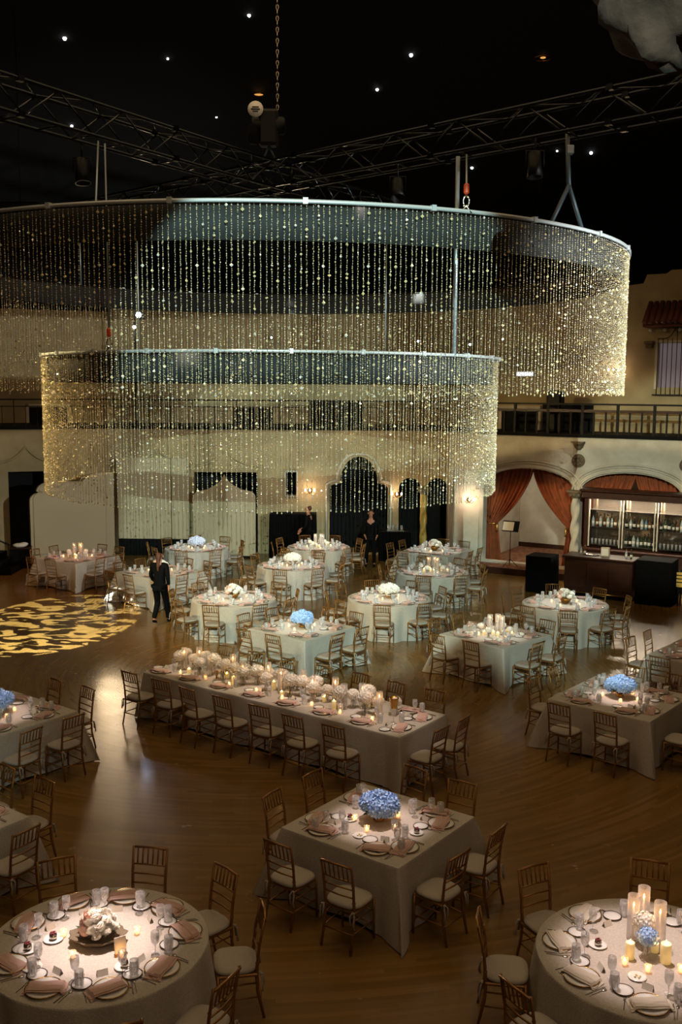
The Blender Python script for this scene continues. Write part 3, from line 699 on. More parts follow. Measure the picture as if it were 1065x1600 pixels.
def chandelier(name,label,Rr,ztop,drop,nstr,hangs):
    e=empty(name,(RC.x,RC.y,ztop)); tag(e,label,'chandelier','hanging crystal rings')
    N=120
    def band(r0,r1,z0,z1,nm,m):
        V=[];F=[]
        for (r,z) in ((r0,z0),(r1,z0),(r1,z1),(r0,z1)):
            for k in range(N): a=2*PI*k/N; V.append((r*math.cos(a),r*math.sin(a),z))
        for j in range(4):
            j2=(j+1)%4
            for k in range(N): k2=(k+1)%N; F.append((j*N+k,j*N+k2,j2*N+k2,j2*N+k))
        mb=MB(); mb.add(V,F,True); return obj(nm,mb,m,e)
    band(Rr+.0,Rr+.03,-.0,.045,'ring_frame','ring_metal'); band(Rr-.05,Rr-.001,-.0,.04,'inner_frame','truss_dark')
    band(Rr-.096,Rr-.092,-.44,.0,'valance','valance'); band(Rr-.104,Rr-.098,-.44,.0,'valance_inner_shade','dark_void')  # black inner layer gives the far side of the valance its unlit look
    for k in range(24):
        a=2*PI*(k+.5)/24; mb=MB(); mb.box(-.03,.03,-.02,.05,-.012,.062,Matrix.Rotation(a-PI/2,4,'Z')@Matrix.Translation((0,Rr,0))); obj('frame_joint',mb,'ring_metal',e)
    var=[]; arr=[]
    for s_ in range(16):
        L=drop; V,F=strand_arrays(L*random.uniform(.985,1.01),s_+int(Rr*10)); arr.append((V,F))
        me=bpy.data.meshes.new('crystal_strand'); me.from_pydata([tuple(p) for p in V],[],F); me.materials.append(MATS['bead']); me.materials.append(MATS['bead_disc']); me.materials.append(MATS['thread'])
        ix=np.zeros(len(F),dtype=np.int32); ix[(np.arange(len(F))//8)%4==0]=1; ix[-3:]=2; me.polygons.foreach_set('material_index',ix); me.update(); var.append(me)
    st=[]
    for k in range(nstr):
        a=2*PI*(k+random.uniform(-.12,.12))/nstr; p=(Rr*math.cos(a),Rr*math.sin(a)); st.append((p[1],p,random.uniform(0,2*PI),k))
    st.sort(key=lambda q:q[0])
    for y,p,rz,k in st[:300]:
        s_=bpy.data.objects.new('crystal_strand',var[k*7%16]); COL.objects.link(s_); s_.parent=e; s_.location=(p[0],p[1],random.uniform(-.0,.0)); s_.rotation_euler=(0,0,rz)
    AV=[];AF=[];n=0;IX=[]
    for y,p,rz,k in st[300:]:
        V,F=arr[k*7%16]; c,s2=math.cos(rz),math.sin(rz)
        X=np.stack([V[:,0]*c-V[:,1]*s2+p[0],V[:,0]*s2+V[:,1]*c+p[1],V[:,2]],1); AV.append(X); AF.append((F,n)); n+=len(V)
        i2=np.zeros(len(F),dtype=np.int32); i2[(np.arange(len(F))//8)%4==0]=1; i2[-3:]=2; IX.append(i2)
    if AV:
        me=bpy.data.meshes.new('crystal_strands'); AV=np.concatenate(AV)
        allf=[tuple(i+n0 for i in f) for F,n0 in AF for f in F]
        me.from_pydata(AV.tolist(),[],allf); me.materials.append(MATS['bead']); me.materials.append(MATS['bead_disc']); me.materials.append(MATS['thread'])
        me.polygons.foreach_set('material_index',np.concatenate(IX)); me.update()
        o=obj('crystal_strands',me,None,e); o['kind']='stuff'
    for (ex,ey,x,y,z1,style) in hangs:
        h=empty('hanging_cable'); h.parent=e
        dk='cable_dark' if style=='thick' else 'cable'
        rr_={'thick':.035,'pale':.035}.get(style,.014); z0=.55 if style=='thick' else .3 if style=='hook' else .02
        mb=MB(); mb.tube([(ex,ey,z0),(x,y,z1-ztop)],rr_,6); obj('cable',mb,dk,h)
        if style=='thick':
            for s_ in (-1,1):
                a2=math.atan2(ey,ex)+s_*.06; mb=MB(); mb.tube([(ex,ey,.58),(Rr*math.cos(a2),Rr*math.sin(a2),.03)],.03,6); obj('bridle_leg',mb,dk,h)
            mb=MB(); mb.box(ex-.05,ex+.05,ey-.05,ey+.05,1.0,1.12,bev=.01); obj('cable_tag',mb,'cable',h)
        if style=='hook':
            mb=MB(); mb.box(ex-.035,ex+.035,ey-.03,ey+.03,.24,.38,bev=.02); obj('hook_block',mb,'orange',h)
            mb=MB(); mb.tube([(ex+.04*math.sin(t),ey,.15+.07*math.cos(t)) for t in [i*PI/5 for i in range(11)]],.012,6); obj('shackle',mb,'steel',h)
            mb=MB(); mb.tube([(ex-.07,ey,.0),(ex,ey,.1),(ex+.07,ey,.0)],.015,6); obj('eye_bracket',mb,'steel',h)
    return e
TZ=9.1
chandelier('crystal_ring_chandelier','huge upper ring of hanging crystal strands with pale metal rim',6.4,7.75,2.33,560,
   [(2.9,-5.7,3.22,-2.95,TZ,'hook'),(4.47,-4.58,4.52,-4.12,TZ+.1,'thick'),(-1.8,-6.14,-2.34,-3.66,TZ,'thin'),(3.45,5.38,3.45,5.38,TZ,'thin'),(-4.7,4.3,-4.7,4.3,TZ,'thin')])
chandelier('crystal_ring_chandelier','smaller lower ring of hanging golden crystal strands inside the upper one',4.2,6.0,2.36,350,
   [(-2.27,-3.54,-2.27,-3.54,TZ,'hook'),(3.1,-2.84,3.1,-2.84,TZ,'pale'),(-3.1,2.84,-3.1,2.84,TZ,'thin'),(2.27,3.54,2.27,3.54,TZ,'thin')])

# ------------------------------------------------------------ trusses
def truss(label,p0,p1,z,s=.46):
    a=Vector((p0[0],p0[1],z)); b=Vector((p1[0],p1[1],z)); L=(b-a).length; d=(b-a).normalized(); n=Vector((-d.y,d.x,0))
    M=Matrix(((d.x,n.x,0,a.x),(d.y,n.y,0,a.y),(0,0,1,a.z),(0,0,0,1)))
    e=on(empty('lighting_truss'),M); tag(e,label,'truss','crossed ceiling trusses')
    h=s/2
    for y in (-h,h):
        for zz in (0,s):
            mb=MB(); mb.tube([(0,y,zz),(L,y,zz)],.027,8); obj('chord',mb,'truss_metal',e)
    k=0;x=0; br={}
    def strut(p,q):
        mb=MB(); mb.tube([p,q],.014,6); obj('brace',mb,'truss_metal',e)
    while x<L-.3:
        x2=min(x+.62,L)
        for y in (-h,h):
            strut((x,y,0 if k%2 else s),(x2,y,s if k%2 else 0))
        strut((x,-h,0),(x,h,0)); strut((x,-h if k%2 else h,s),(x2,h if k%2 else -h,s))
        x=x2;k+=1
    for x in [i*3.05 for i in range(1,int(L/3.05)+1)]:
        for y in (-h,h):
            for zz in (0,s): mb=MB(); mb.box(x-.05,x+.05,y-.04,y+.04,zz-.04,zz+.04); obj('joint_plate',mb,'truss_metal',e)
    return e
cx,cy=RC.x,RC.y
def dirn(x,y,a,b):
    L=math.hypot(x,y); return (cx-x/L*a,cy-y/L*a),(cx+x/L*b,cy+y/L*b)
a,b=dirn(3.3,5.15,9,7.0); truss('black truss beam running from upper left down behind the upper ring',a,b,TZ)
a,b=dirn(-5.79,5.3,13,8.0); truss('black truss beam running from upper right down to the left',a,b,TZ+.02)
# chain motor on the crossing
e=empty('chain_hoist',(cx-.05,cy-.3,TZ+.6)); tag(e,'black chain motor hoist on the truss crossing with a chain above','hoist')
mb=MB(); mb.box(-.18,.18,-.16,.16,.12,.75,bev=.05); obj('motor_body',mb,'truss_dark',e)
mb=MB(); mb.lathe([(0,-.3),(.14,-.3),(.16,-.25),(.16,.25),(.14,.3),(0,.3)],14,Matrix.Translation((0,0,.48))@Matrix.Rotation(R(90),4,'Y')); obj('motor_drum',mb,'truss_dark',e)
mb=MB(); mb.lathe([(0,0),(.13,0),(.14,.03),(0,.04)],16,Matrix.Translation((-.22,-.17,.72))@Matrix.Rotation(R(90),4,'X')); obj('round_badge',mb,'porcelain',e)
mb=MB(); mb.box(-.3,-.14,-.22,-.19,.705,.725); mb.box(-.28,-.16,-.22,-.19,.745,.76); mb.box(-.27,-.17,-.22,-.19,.67,.685); obj('badge_print',mb,'truss_dark',e)
mb=MB(); mb.lathe([(.09,-.2),(.12,-.15),(.11,.1),(.06,.14)],12,Matrix.Translation((-.26,-.05,.35))); obj('chain_bag',mb,'black_cloth',e)
mb=MB(); mb.tube([(.0,0,.12),(-.1,0,-.1)],.02,6); mb.tube([(.0,0,.12),(.12,0,-.1)],.02,6); obj('sling',mb,'cable_dark',e)
V=MB(); 
for k in range(58):
    z=.8+k*.095; M=Matrix.Translation((.16,0,z))@Matrix.Rotation((k%2)*PI/2,4,'Z')
    V.tube([(.022*math.cos(t),0,.05*math.sin(t)) for t in [i*PI/4 for i in range(9)]],.008,4,M,cap=False)
ch=obj('chain',V,'steel',e); ch['kind']='stuff'
# spot fixtures hanging on the trusses
def fixture(loc,tgt,lab):
    e=empty('stage_lamp',loc); tag(e,lab,'stage lamp','stage lamps on the trusses')
    d=(Vector(tgt)-Vector(loc)).to_track_quat('-Z','Y').to_matrix().to_4x4()
    mb=MB(); mb.lathe([(.05,.22),(.09,.2),(.10,0),(.12,-.16),(.11,-.16),(.09,-.02),(0,-.02)],14,d); obj('can',mb,'truss_dark',e)
    mb=MB(); mb.lathe([(0,-.04),(.085,-.04),(.085,-.05),(0,-.05)],14,d); obj('lens',mb,'mirror',e)
    mb=MB(); mb.tube([(-.13,0,0),(-.13,0,.22),(.13,0,.22),(.13,0,0)],.012,5); mb.tube([(0,0,.22),(0,0,.42)],.015,5); obj('yoke',mb,'truss_dark',e)
fixture((cx-2.6,cy-3.62,TZ-.44),(-3,14,0),'small black stage lamp hanging from the left truss arm')
fixture((cx+4.1,cy-3.95,TZ-.38),(3,14,0),'small black stage lamp hanging from the right truss arm')
fixture((cx+2.2,cy-2.1,TZ-.38),(1,12,0),'small black stage lamp hanging from the truss nearer the crossing')
# ------------------------------------------------------------ ceiling stars and rosettes (directions measured, placed on the dome)
def dome_hit(pxl,r=.995):
    d=fw+rt*((pxl[0]-532.5)/FPX)+up*((800-pxl[1])/FPX)
    # ellipsoid centre (0,14,0) radii 34,34,17
    o_=Vector((0,-14,CAMH)); A=(d.x**2+d.y**2)/34**2+d.z**2/17**2; B=2*((o_.y*d.y)/34**2+o_.z*d.z/17**2); C=(o_.y**2)/34**2+o_.z**2/17**2-r
    t=(-B+math.sqrt(B*B-4*A*C))/(2*A); return Vector((0,0,CAMH))+d*t
stars=[((101,60),0.052700000000000004),((389,24),0.0465),((642,86),0.052700000000000004),((589,140),0.0434),((737,262),0.0496),((923,239),0.0496),((262,92),.03),((338,183),.03),((112,197),.04),((870,236),.03)]
nm=['far left','left of the hoist chain','right of centre','above the truss crossing arm','over the orange hook','far right above the thick cable']
for i,(p,r_) in enumerate(stars):
    loc=dome_hit(p); mb=MB(); mb.sphere((0,0,0),r_,r_,r_,10,6); o=obj('ceiling_star_lamp',mb,'star'); o.location=loc
    tag(o,('bright pinpoint star lamp in the black ceiling, '+nm[i]) if i<6 else f'faint pinpoint star lamp in the black ceiling, {ORD[i-6]} of the dim ones',"ceiling light",'star lamps in the ceiling')
for p,lab,m,r_ in (((404,148),'small oval amber downlight in the dark ceiling left of the chain','ceiling_lamp',.14),((848,91),'ringed recessed downlight in the ceiling where a thin wire drops','ceiling_lamp',.22)):
    loc=dome_hit(p,.985); e=empty('recessed_downlight',loc); tag(e,lab,'ceiling light')
    mb=MB(); mb.lathe([(r_*1.0,0),(r_*1.25,-.02),(r_*1.3,.03),(r_*1.0,.03)],20); obj('trim_ring',mb,'gold',e)
    mb=MB(); mb.lathe([(0,.01),(r_*(.95 if r_<.2 else .35),.01),(r_*(.95 if r_<.2 else .35),.02),(0,.02)],16); obj('lamp_face',mb,m,e)
# thin wire dropping from the rosette, with its small fitting; and one at the left
for X,Y,z0,z1,lab in ((8.0,37.2,12.9,13.2,''),):
    pass
q=dome_hit((848,92),.98); 
e=empty('drop_wire',(q.x,q.y,0)); tag(e,'thin black wire with a small fitting hanging near the thick cable','wire')
mb=MB(); mb.tube([(0,0,q.z-.02),(0,0,9.6)],.012,5); obj('wire',mb,'iron',e)
mb=MB(); mb.lathe([(.02,9.6),(.16,9.5),(.3,9.38),(.28,9.36),(0,9.44)],14); obj('fitting',mb,'iron',e)
q2=dome_hit((22,10),.98); e=empty('drop_wire',(q2.x,q2.y,0)); tag(e,'thin dark wire with a small tray fitting hanging at the left edge','wire')
mb=MB(); mb.tube([(0,0,q2.z-.02),(0,0,10.2)],.012,5); obj('wire',mb,'iron',e)
mb=MB(); mb.box(-.5,.5,-.2,.2,10.05,10.2,bev=.05); obj('fitting',mb,'iron',e)
# plaster cloud overhang at the top right, close to the camera gallery
OV=(2.28,7.0,8.22)
e=empty('plaster_overhang',OV); tag(e,'rough tan plaster rock-like overhang at the top right corner','plaster ornament')
mb=MB(); rs=random.Random(3); 
n,m_=28,18; V=[(0,0,-.62)];F=[]
def lump(a,b):
    return 1+.10*math.sin(3*a+1.3)*math.cos(2*b)+.07*math.sin(5*a+4*b)+.05*math.sin(9*b-2*a)+.02*math.sin(17*a+3*b)
for i in range(1,m_):
    a=-PI/2+PI*i/m_
    for k in range(n):
        b=2*PI*k/n; r_=lump(b,a); V.append((.62*r_*math.cos(a)*math.cos(b),.5*r_*math.cos(a)*math.sin(b),.55*r_*math.sin(a)))
V.append((0,0,.6)); top=len(V)-1
for k in range(n):
    k2=(k+1)%n; F.append((0,1+k2,1+k)); F.append((top,1+(m_-2)*n+k,1+(m_-2)*n+k2))
for i in range(m_-2):
    for k in range(n): k2=(k+1)%n; F.append((1+i*n+k,1+i*n+k2,1+(i+1)*n+k2,1+(i+1)*n+k))
mb.add(V,F,True); obj('rock_mass',mb,'rock_plaster',e)
mb=MB(); mb.sphere((-.44,-.05,-.02),.15,.16,.15,12,8); mb.sphere((-.50,0,.16),.12,.12,.1,10,6); obj('side_lobe',mb,'rock_plaster',e)
mb=MB(); mb.tube([(0,0,.4),(.3,.3,4.2)],.03,6); obj('hanger_rod',mb,'iron',e)
spot('overhang_fill_light',(1.7,5.9,6.6),(2.4,7,7.9),1.3,(1,.62,.34),50,.9,.1)  # added fill spot, only there to light the overhang from below
# bright follow spot on the far gallery, seen through the rings
e=on(empty('follow_spot'),MBk@Matrix.Translation((.95,.6,DECK+.1))); tag(e,'bright white follow spot on a stand on the far gallery','stage lamp')
mb=MB(); mb.tube([(0,0,0),(0,0,3.45)],.03,6); obj('stand_pole',mb,'iron',e)
mb=MB(); mb.lathe([(.1,.28),(.12,0),(.13,0),(.13,.3),(0,.3)],14,Matrix.Translation((.2,-.05,3.6))@Matrix.Rotation(R(90),4,'X')@Matrix.Rotation(PI,4,'X')); obj('lamp_can',mb,'truss_dark',e)
mb=MB(); mb.sphere((.2,-.3,3.6),.09,.04,.09,12,6); obj('lamp_lens',mb,'lamp_white',e)
mb=MB(); mb.sphere((.02,-.15,3.22),.05,.03,.05,10,6); obj('second_lens',mb,'lamp_white',e)
mb=MB(); mb.tube([(-.75,0,4.35),(.75,0,4.25)],.02,6); obj('cross_arm',mb,'iron',e); mb=MB(); mb.tube([(0,0,3.4),(0,0,4.3)],.02,6); obj('upper_pole',mb,'iron',e)
for k,(x,y,z) in enumerate(((-4.0,2.7,6.9),(-1.4,2.7,6.75),(4.3,2.7,7.1),(6.9,2.7,7.2),(9.4,2.7,7.0),(11.2,2.7,6.9))):
    e=on(empty('gallery_spot_lamp'),MBk@Matrix.Translation((x+1,y,z+.1))); tag(e,f'small cool white lamp high on the far gallery wall, {ORD[k]} from the left','stage lamp','small lamps along the far gallery')
    mb=MB(); mb.lathe([(.06,.0),(.08,.14),(.05,.18)],10,Matrix.Rotation(R(90),4,'X')); obj('lamp_can',mb,'truss_dark',e)
    mb=MB(); mb.sphere((0,-.16,0),.05,.03,.05,10,6); obj('lamp_lens',mb,'lamp_white',e); mb=MB(); mb.tube([(0,0,0),(0,.35,0)],.015,5); obj('bracket',mb,'iron',e)

# ------------------------------------------------------------ projected leaf pattern on the floor (a lamp with a pattern plate)
gl=bpy.data.lights.new('pattern_projector_light','SPOT'); gl.energy=62000; gl.color=(.92,1,.92); gl.spot_size=R(15.5); gl.spot_blend=.05; gl.shadow_soft_size=.01
go=bpy.data.objects.new('pattern_projector_light',gl); COL.objects.link(go); go.location=(-7.5,11.5,8.8); aim(go,(-6.75,22.3,0))
gl.use_nodes=True; nt=gl.node_tree; em=nt.nodes['Emission']; tc=nt.nodes.new('ShaderNodeTexCoord')
mp=nt.nodes.new('ShaderNodeMapping'); mp.inputs['Scale'].default_value=(1,2.7,0); nt.links.new(tc.outputs['Normal'],mp.inputs[0])
n1=nt.nodes.new('ShaderNodeTexNoise'); n1.inputs['Scale'].default_value=27; n1.inputs['Detail'].default_value=0.0; n1.inputs['Distortion'].default_value=1.0; nt.links.new(mp.outputs[0],n1.inputs[0])
r1=nt.nodes.new('ShaderNodeMapRange'); r1.inputs['From Min'].default_value=.50; r1.inputs['From Max'].default_value=.53; nt.links.new(n1.outputs['Fac'],r1.inputs['Value'])
nt.links.new(r1.outputs[0],em.inputs['Strength'])

# ------------------------------------------------------------ chairs
def chair_proto(detail):
    def make():
        e=empty('chiavari_chair'); W=.40; D=.39; sh=.43; H=.92
        g='chair_gold'
        def rib(pts,r,nodes):   # turned bamboo-like post with small rings
            mb=MB(); mb.tube(pts,r,7 if detail else 5)
            if detail:
                a=Vector(pts[0]); 
                for t in nodes:
                    seg=t*(len(pts)-1); i=min(int(seg),len(pts)-2); p=Vector(pts[i]).lerp(Vector(pts[i+1]),seg-i)
                    q=Vector(pts[i+1])-Vector(pts[i]); q.normalize(); rr=(r if not isinstance(r,list) else r[i])
                    mb.tube([p-q*.006,p,p+q*.006],[rr*1.0,rr*1.35,rr*1.0],7,cap=False)
            return mb
        for s in (-1,1):
            obj('leg',rib([(s*.19,.17,0),(s*.185,.165,sh)],[.0115,.015],(.25,.5,.75)),g,e)
        for s in (-1,1):
            obj('leg',rib([(s*.175,-.235,0),(s*.17,-.18,.25),(s*.17,-.17,sh),(s*.172,-.19,.65),(s*.178,-.24,H)],[.0125,.0145,.0155,.014,.0115],(.2,.4,.6,.8)),g,e)
        mb=MB(); mb.box(-.195,.195,-.18,.18,sh-.03,sh,bev=.008); obj('seat',mb,g,e)
        def yb(z): return -.17-(z-sh)*.04-max(0,z-.6)*.19
        mb=MB(); mb.tube([(-.178,yb(.905),.905),(0,yb(.905)-.012,.91),(.178,yb(.905),.905)],.0135,6); tr=obj('top_rail',mb,g,e)
        lows=(.735,.665,.585) if True else ()
        if detail:
            for z in (.745,.655,.565):
                mb=MB(); mb.tube([(-.172,yb(z),z),(0,yb(z)-.012,z),(.172,yb(z),z)],.0095,6); obj('back_rail',mb,g,e)
            for k in range(6):
                x=-.132+k*.0528; mb=MB(); mb.tube([(x,yb(.745)-.008,.745),(x,yb(.82)-.008,.825),(x,yb(.9)-.008,.905)],[.0065,.009,.0065],5); obj('spindle',mb,g,e)
        else:
            mb=MB()
            for z in (.745,.655,.565): mb.tube([(-.172,yb(z),z),(.172,yb(z),z)],.0095,4)
            for k in range(6):
                x=-.132+k*.0528; mb.tube([(x,yb(.745),.745),(x,yb(.9),.905)],.0075,4)
            obj('backrest',mb,g,e)
        # stretchers
        S_=[((-.188,.167,.16),(.188,.167,.16)),((-.186,.166,.30),(.186,.166,.30)),((-.172,-.205,.20),(.172,-.205,.20)),
            ((-.188,.167,.20),(-.172,-.205,.20)),((.188,.167,.20),(.172,-.205,.20)),((-.186,.166,.33),(-.17,-.175,.33)),((.186,.166,.33),(.17,-.175,.33))]
        if detail:
            for a,b in S_: mb=MB(); mb.tube([a,b],.0085,5); obj('stretcher',mb,g,e)
        else:
            mb=MB(); [mb.tube([a,b],.0085,4) for a,b in S_]; obj('stretcher',mb,g,e)
        # cushion: rounded trapezoid pad
        mb=MB(); n=28; V=[];F=[]
        def rim(t,k,z): 
            c=2*PI*k/n; ca,sa=math.cos(c),math.sin(c); p=.62
            x=math.copysign(abs(ca)**p,ca)*(.205+.012*sa)*t; y=math.copysign(abs(sa)**p,sa)*.195*t; return (x,y,z)
        rings=[(.93,sh+.001),(1.0,sh+.012),(1.01,sh+.025),(.95,sh+.042),(.7,sh+.05),(.3,sh+.047)]
        for t,z in rings:
            for k in range(n): V.append(rim(t,k,z))
        for j in range(len(rings)-1):
            for k in range(n): k2=(k+1)%n; F.append((j*n+k,j*n+k2,(j+1)*n+k2,(j+1)*n+k))
        F.append(tuple(range(n))[::-1]); F.append(tuple((len(rings)-1)*n+k for k in range(n)))
        mb.add(V,F,True); cu=obj('seat_cushion',mb,'cushion',e)
        for s in (-1,1):
            mb=MB()
            mb.tube([(s*.17,-.195,.435),(s*.20,-.215,.40),(s*.195,-.225,.33),(s*.205,-.22,.27)],[.007,.009,.008,.011],4)
            mb.tube([(s*.17,-.195,.435),(s*.155,-.225,.40),(s*.165,-.23,.31)],[.007,.01,.011],4)
            mb.sphere((s*.185,-.205,.425),.018,.014,.014,6,4); obj('ribbon_tie',mb,'cushion',cu)
        return e
    return make
CH_N=Proto(chair_proto(True)); CH_F=Proto(chair_proto(False))

# ------------------------------------------------------------ tableware prototypes
def P(fn): return Proto(fn)
def mk_plate():
    e=empty('dinner_plate'); mb=MB(); mb.lathe([(0,.004),(.085,.004),(.10,.008),(.145,.018),(.146,.021),(.10,.013),(.085,.009),(0,.009)],24); obj('dish',mb,'porcelain',e)
    mb=MB(); mb.lathe([(.140,.0185),(.149,.0185),(.149,.0225),(.140,.0215)],24); obj('rim_band',mb,'gold',e); return e
def mk_bread():
    e=empty('bread_plate'); mb=MB(); mb.lathe([(0,.002),(.05,.002),(.08,.010),(.081,.013),(.05,.006),(0,.006)],20); obj('dish',mb,'porcelain',e)
    mb=MB(); mb.lathe([(.077,.0105),(.084,.011),(.084,.015),(.077,.0145)],20); obj('rim_band',mb,'rim_dark',e); return e
def mk_napkin(mname,nm='napkin'):
    def f():
        V=[];F=[];nx,ny=4,18
        def prof(t):  # along length: flat on plate then hanging over its rim
            return .030+.006*math.sin(t*PI)-(.022 if abs(t-.5)>.42 else 0)
        mb=MB()
        for lay,(wd,off,zz,ln) in enumerate(((.15,.0,0,.34),(.06,-.03,.007,.33))):
            V=[];F=[]
            for j in range(ny+1):
                t=j/ny; y=(t-.5)*ln
                for i in range(nx+1):
                    x=(i/nx-.5)*wd+off+.004*math.sin(9*t+lay); V.append((y,x,prof(t)+zz+.003*math.sin(i*2.1+t*7)))
            n0=len(V)
            V+= [(a,b,c-.007) for a,b,c in V[:n0]]
            for j in range(ny):
                for i in range(nx):
                    a=j*(nx+1)+i; F.append((a,a+nx+1,a+nx+2,a+1)); a+=n0; F.append((a,a+1,a+nx+2,a+nx+1))
            for j in range(ny):
                for i in (0,nx):
                    a=j*(nx+1)+i; F.append((a,a+nx+1,a+nx+1+n0,a+n0))
            for i in range(nx):
                for j in (0,ny):
                    a=j*(nx+1)+i; F.append((a,a+1,a+1+n0,a+n0))
            mb.add(V,F,False)
        o=obj(nm,mb,mname); return o
    return f
def mk_tumbler():
    e=empty('water_tumbler'); mb=MB()
    n=16; prof=[(.026,0),(.030,.02),(.034,.07),(.038,.135),(.036,.135),(.031,.07),(.025,.015),(0,.012)]
    mb.lathe(prof,n); obj('bowl',mb,'cut_glass',e)
    mb=MB()
    for k in range(10):
        a=2*PI*k/10; mb.box(-.004,.004,-.002,.002,.02,.10,Matrix.Rotation(a,4,'Z')@Matrix.Translation((0,-.0335,0))@Matrix.Rotation(R(4),4,'X'))
    obj('cut_flutes',mb,'cut_glass',e); return e
def mk_wine():
    e=empty('stemmed_wine_glass'); mb=MB(); mb.lathe([(.012,.075),(.030,.10),(.037,.14),(.034,.195),(.0325,.195),(.035,.14),(.028,.103),(0,.082)],16); obj('bowl',mb,'clear_glass',e)
    mb=MB(); mb.lathe([(0,.004),(.0045,.006),(.004,.04),(.008,.078)],8); obj('stem',mb,'clear_glass',e)
    mb=MB(); mb.lathe([(0,0),(.034,0),(.034,.003),(0,.006)],16); obj('foot',mb,'clear_glass',e); return e
def mk_fork():
    mb=MB(); mb.box(-.004,.004,-.09,.03,.001,.004,bev=.001); mb.box(-.011,.011,.03,.055,.001,.004,bev=.001)
    for k in range(4): mb.box(-.011+.0063*k,-.008+.0063*k,.055,.095,.002,.004)
    return obj('fork',mb,'steel')
def mk_knife():
    mb=MB(); mb.box(-.005,.005,-.10,.0,.001,.006,bev=.001)
    mb.add([(-.005,0,.001),(.006,0,.001),(.009,.06,.001),(.003,.115,.001),(-.005,.1,.001),(-.005,0,.004),(.006,0,.003),(.009,.06,.002),(.003,.115,.003),(-.005,.1,.004)],[(4,3,2,1,0),(5,6,7,8,9),(0,1,6,5),(1,2,7,6),(2,3,8,7),(3,4,9,8),(4,0,5,9)])
    return obj('knife',mb,'steel')
def mk_spoon():
    mb=MB(); mb.box(-.003,.003,-.09,.05,.001,.004,bev=.001); mb.sphere((0,.07,.004),.015,.024,.004,10,6); return obj('spoon',mb,'steel')
def mk_card():
    mb=MB(); mb.add([(-.045,-.02,0),(.045,-.02,0),(.045,0,.05),(-.045,0,.05),(.045,.02,0),(-.045,.02,0),
                     (-.045,-.0185,0),(.045,-.0185,0),(.045,0,.0485),(-.045,0,.0485),(.045,.0185,0),(-.045,.0185,0)],
                    [(0,1,2,3),(3,2,4,5),(6,9,8,7),(9,11,10,8)]); return obj('place_card',mb,'card')
def mk_votive():
    e=empty('votive_candle'); mb=MB(); mb.lathe([(.022,0),(.028,.03),(.030,.062),(.028,.062),(.024,.01),(0,.008)],12); obj('glass_cup',mb,'hurricane_glass',e)
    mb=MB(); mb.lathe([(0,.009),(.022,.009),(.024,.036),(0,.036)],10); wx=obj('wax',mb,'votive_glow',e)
    mb=MB(); mb.lathe([(0,.038),(.005,.044),(.003,.054),(0,.064)],6); obj('flame',mb,'flame',wx); return e
def mk_taper(h=.30):
    def f():
        e=empty('taper_candle'); mb=MB(); mb.lathe([(.038,0),(.04,.006),(.014,.014),(.012,.03),(0,.03)],12); obj('holder',mb,'gold',e)
        mb=MB(); mb.lathe([(.0105,.02),(.010,h),(0,h+.004)],8); obj('wax_stick',mb,'wax_white',e)
        mb=MB(); mb.lathe([(0,h+.008),(.007,h+.02),(.004,h+.038),(0,h+.055)],6); obj('flame',mb,'flame',e); return e
    return f
def mk_pillar(h):
    def f():
        e=empty('pillar_candle'); mb=MB(); mb.lathe([(.034,0),(.035,h-.004),(.031,h),(.024,h-.012),(0,h-.014)],14); obj('wax_body',mb,'wax',e)
        mb=MB(); mb.lathe([(0,h-.008),(.005,h),(.003,h+.012),(0,h+.024)],6); obj('flame',mb,'flame',e); return e
    return f
def mk_cyl(h=.38,r=.05):
    def f():
        mb=MB(); mb.lathe([(r*.98,0),(r,.01),(r,h),(r-.003,h),(r-.003,.01),(0,.008)],16); return obj('glass_cylinder_vase',mb,'hurricane_glass')
    return f
def bloom_mesh(r,m,seed,n=110,pet=.016,cup=.35,rz=.8):
    rs=random.Random(seed); mb=MB()
    mb.sphere((0,0,0),r*.82,r*.82,r*.82*rz,12,8)
    for i in range(n):
        z=1-2*(i+.5)/n
        if z<-.75: continue
        a=i*2.39996; q=math.sqrt(1-z*z); d=Vector((q*math.cos(a),q*math.sin(a),z)); c=Vector((d.x*r,d.y*r,d.z*r*rz))*rs.uniform(.92,1.06)
        t=d.cross(Vector((.3,.2,1))).normalized(); b=d.cross(t); ph=rs.uniform(0,PI)
        for k in range(4):
            c1=ph+k*PI/2; u=t*math.cos(c1)+b*math.sin(c1); v=t*-math.sin(c1)+b*math.cos(c1)
            s_=pet*rs.uniform(.8,1.15)
            mb.add([c,c+u*s_*.6+v*s_*.5+d*s_*cup*.4,c+u*s_*1.25+d*s_*cup,c+u*s_*.6-v*s_*.5+d*s_*cup*.4],[(0,3,2,1)],False)
    return mb
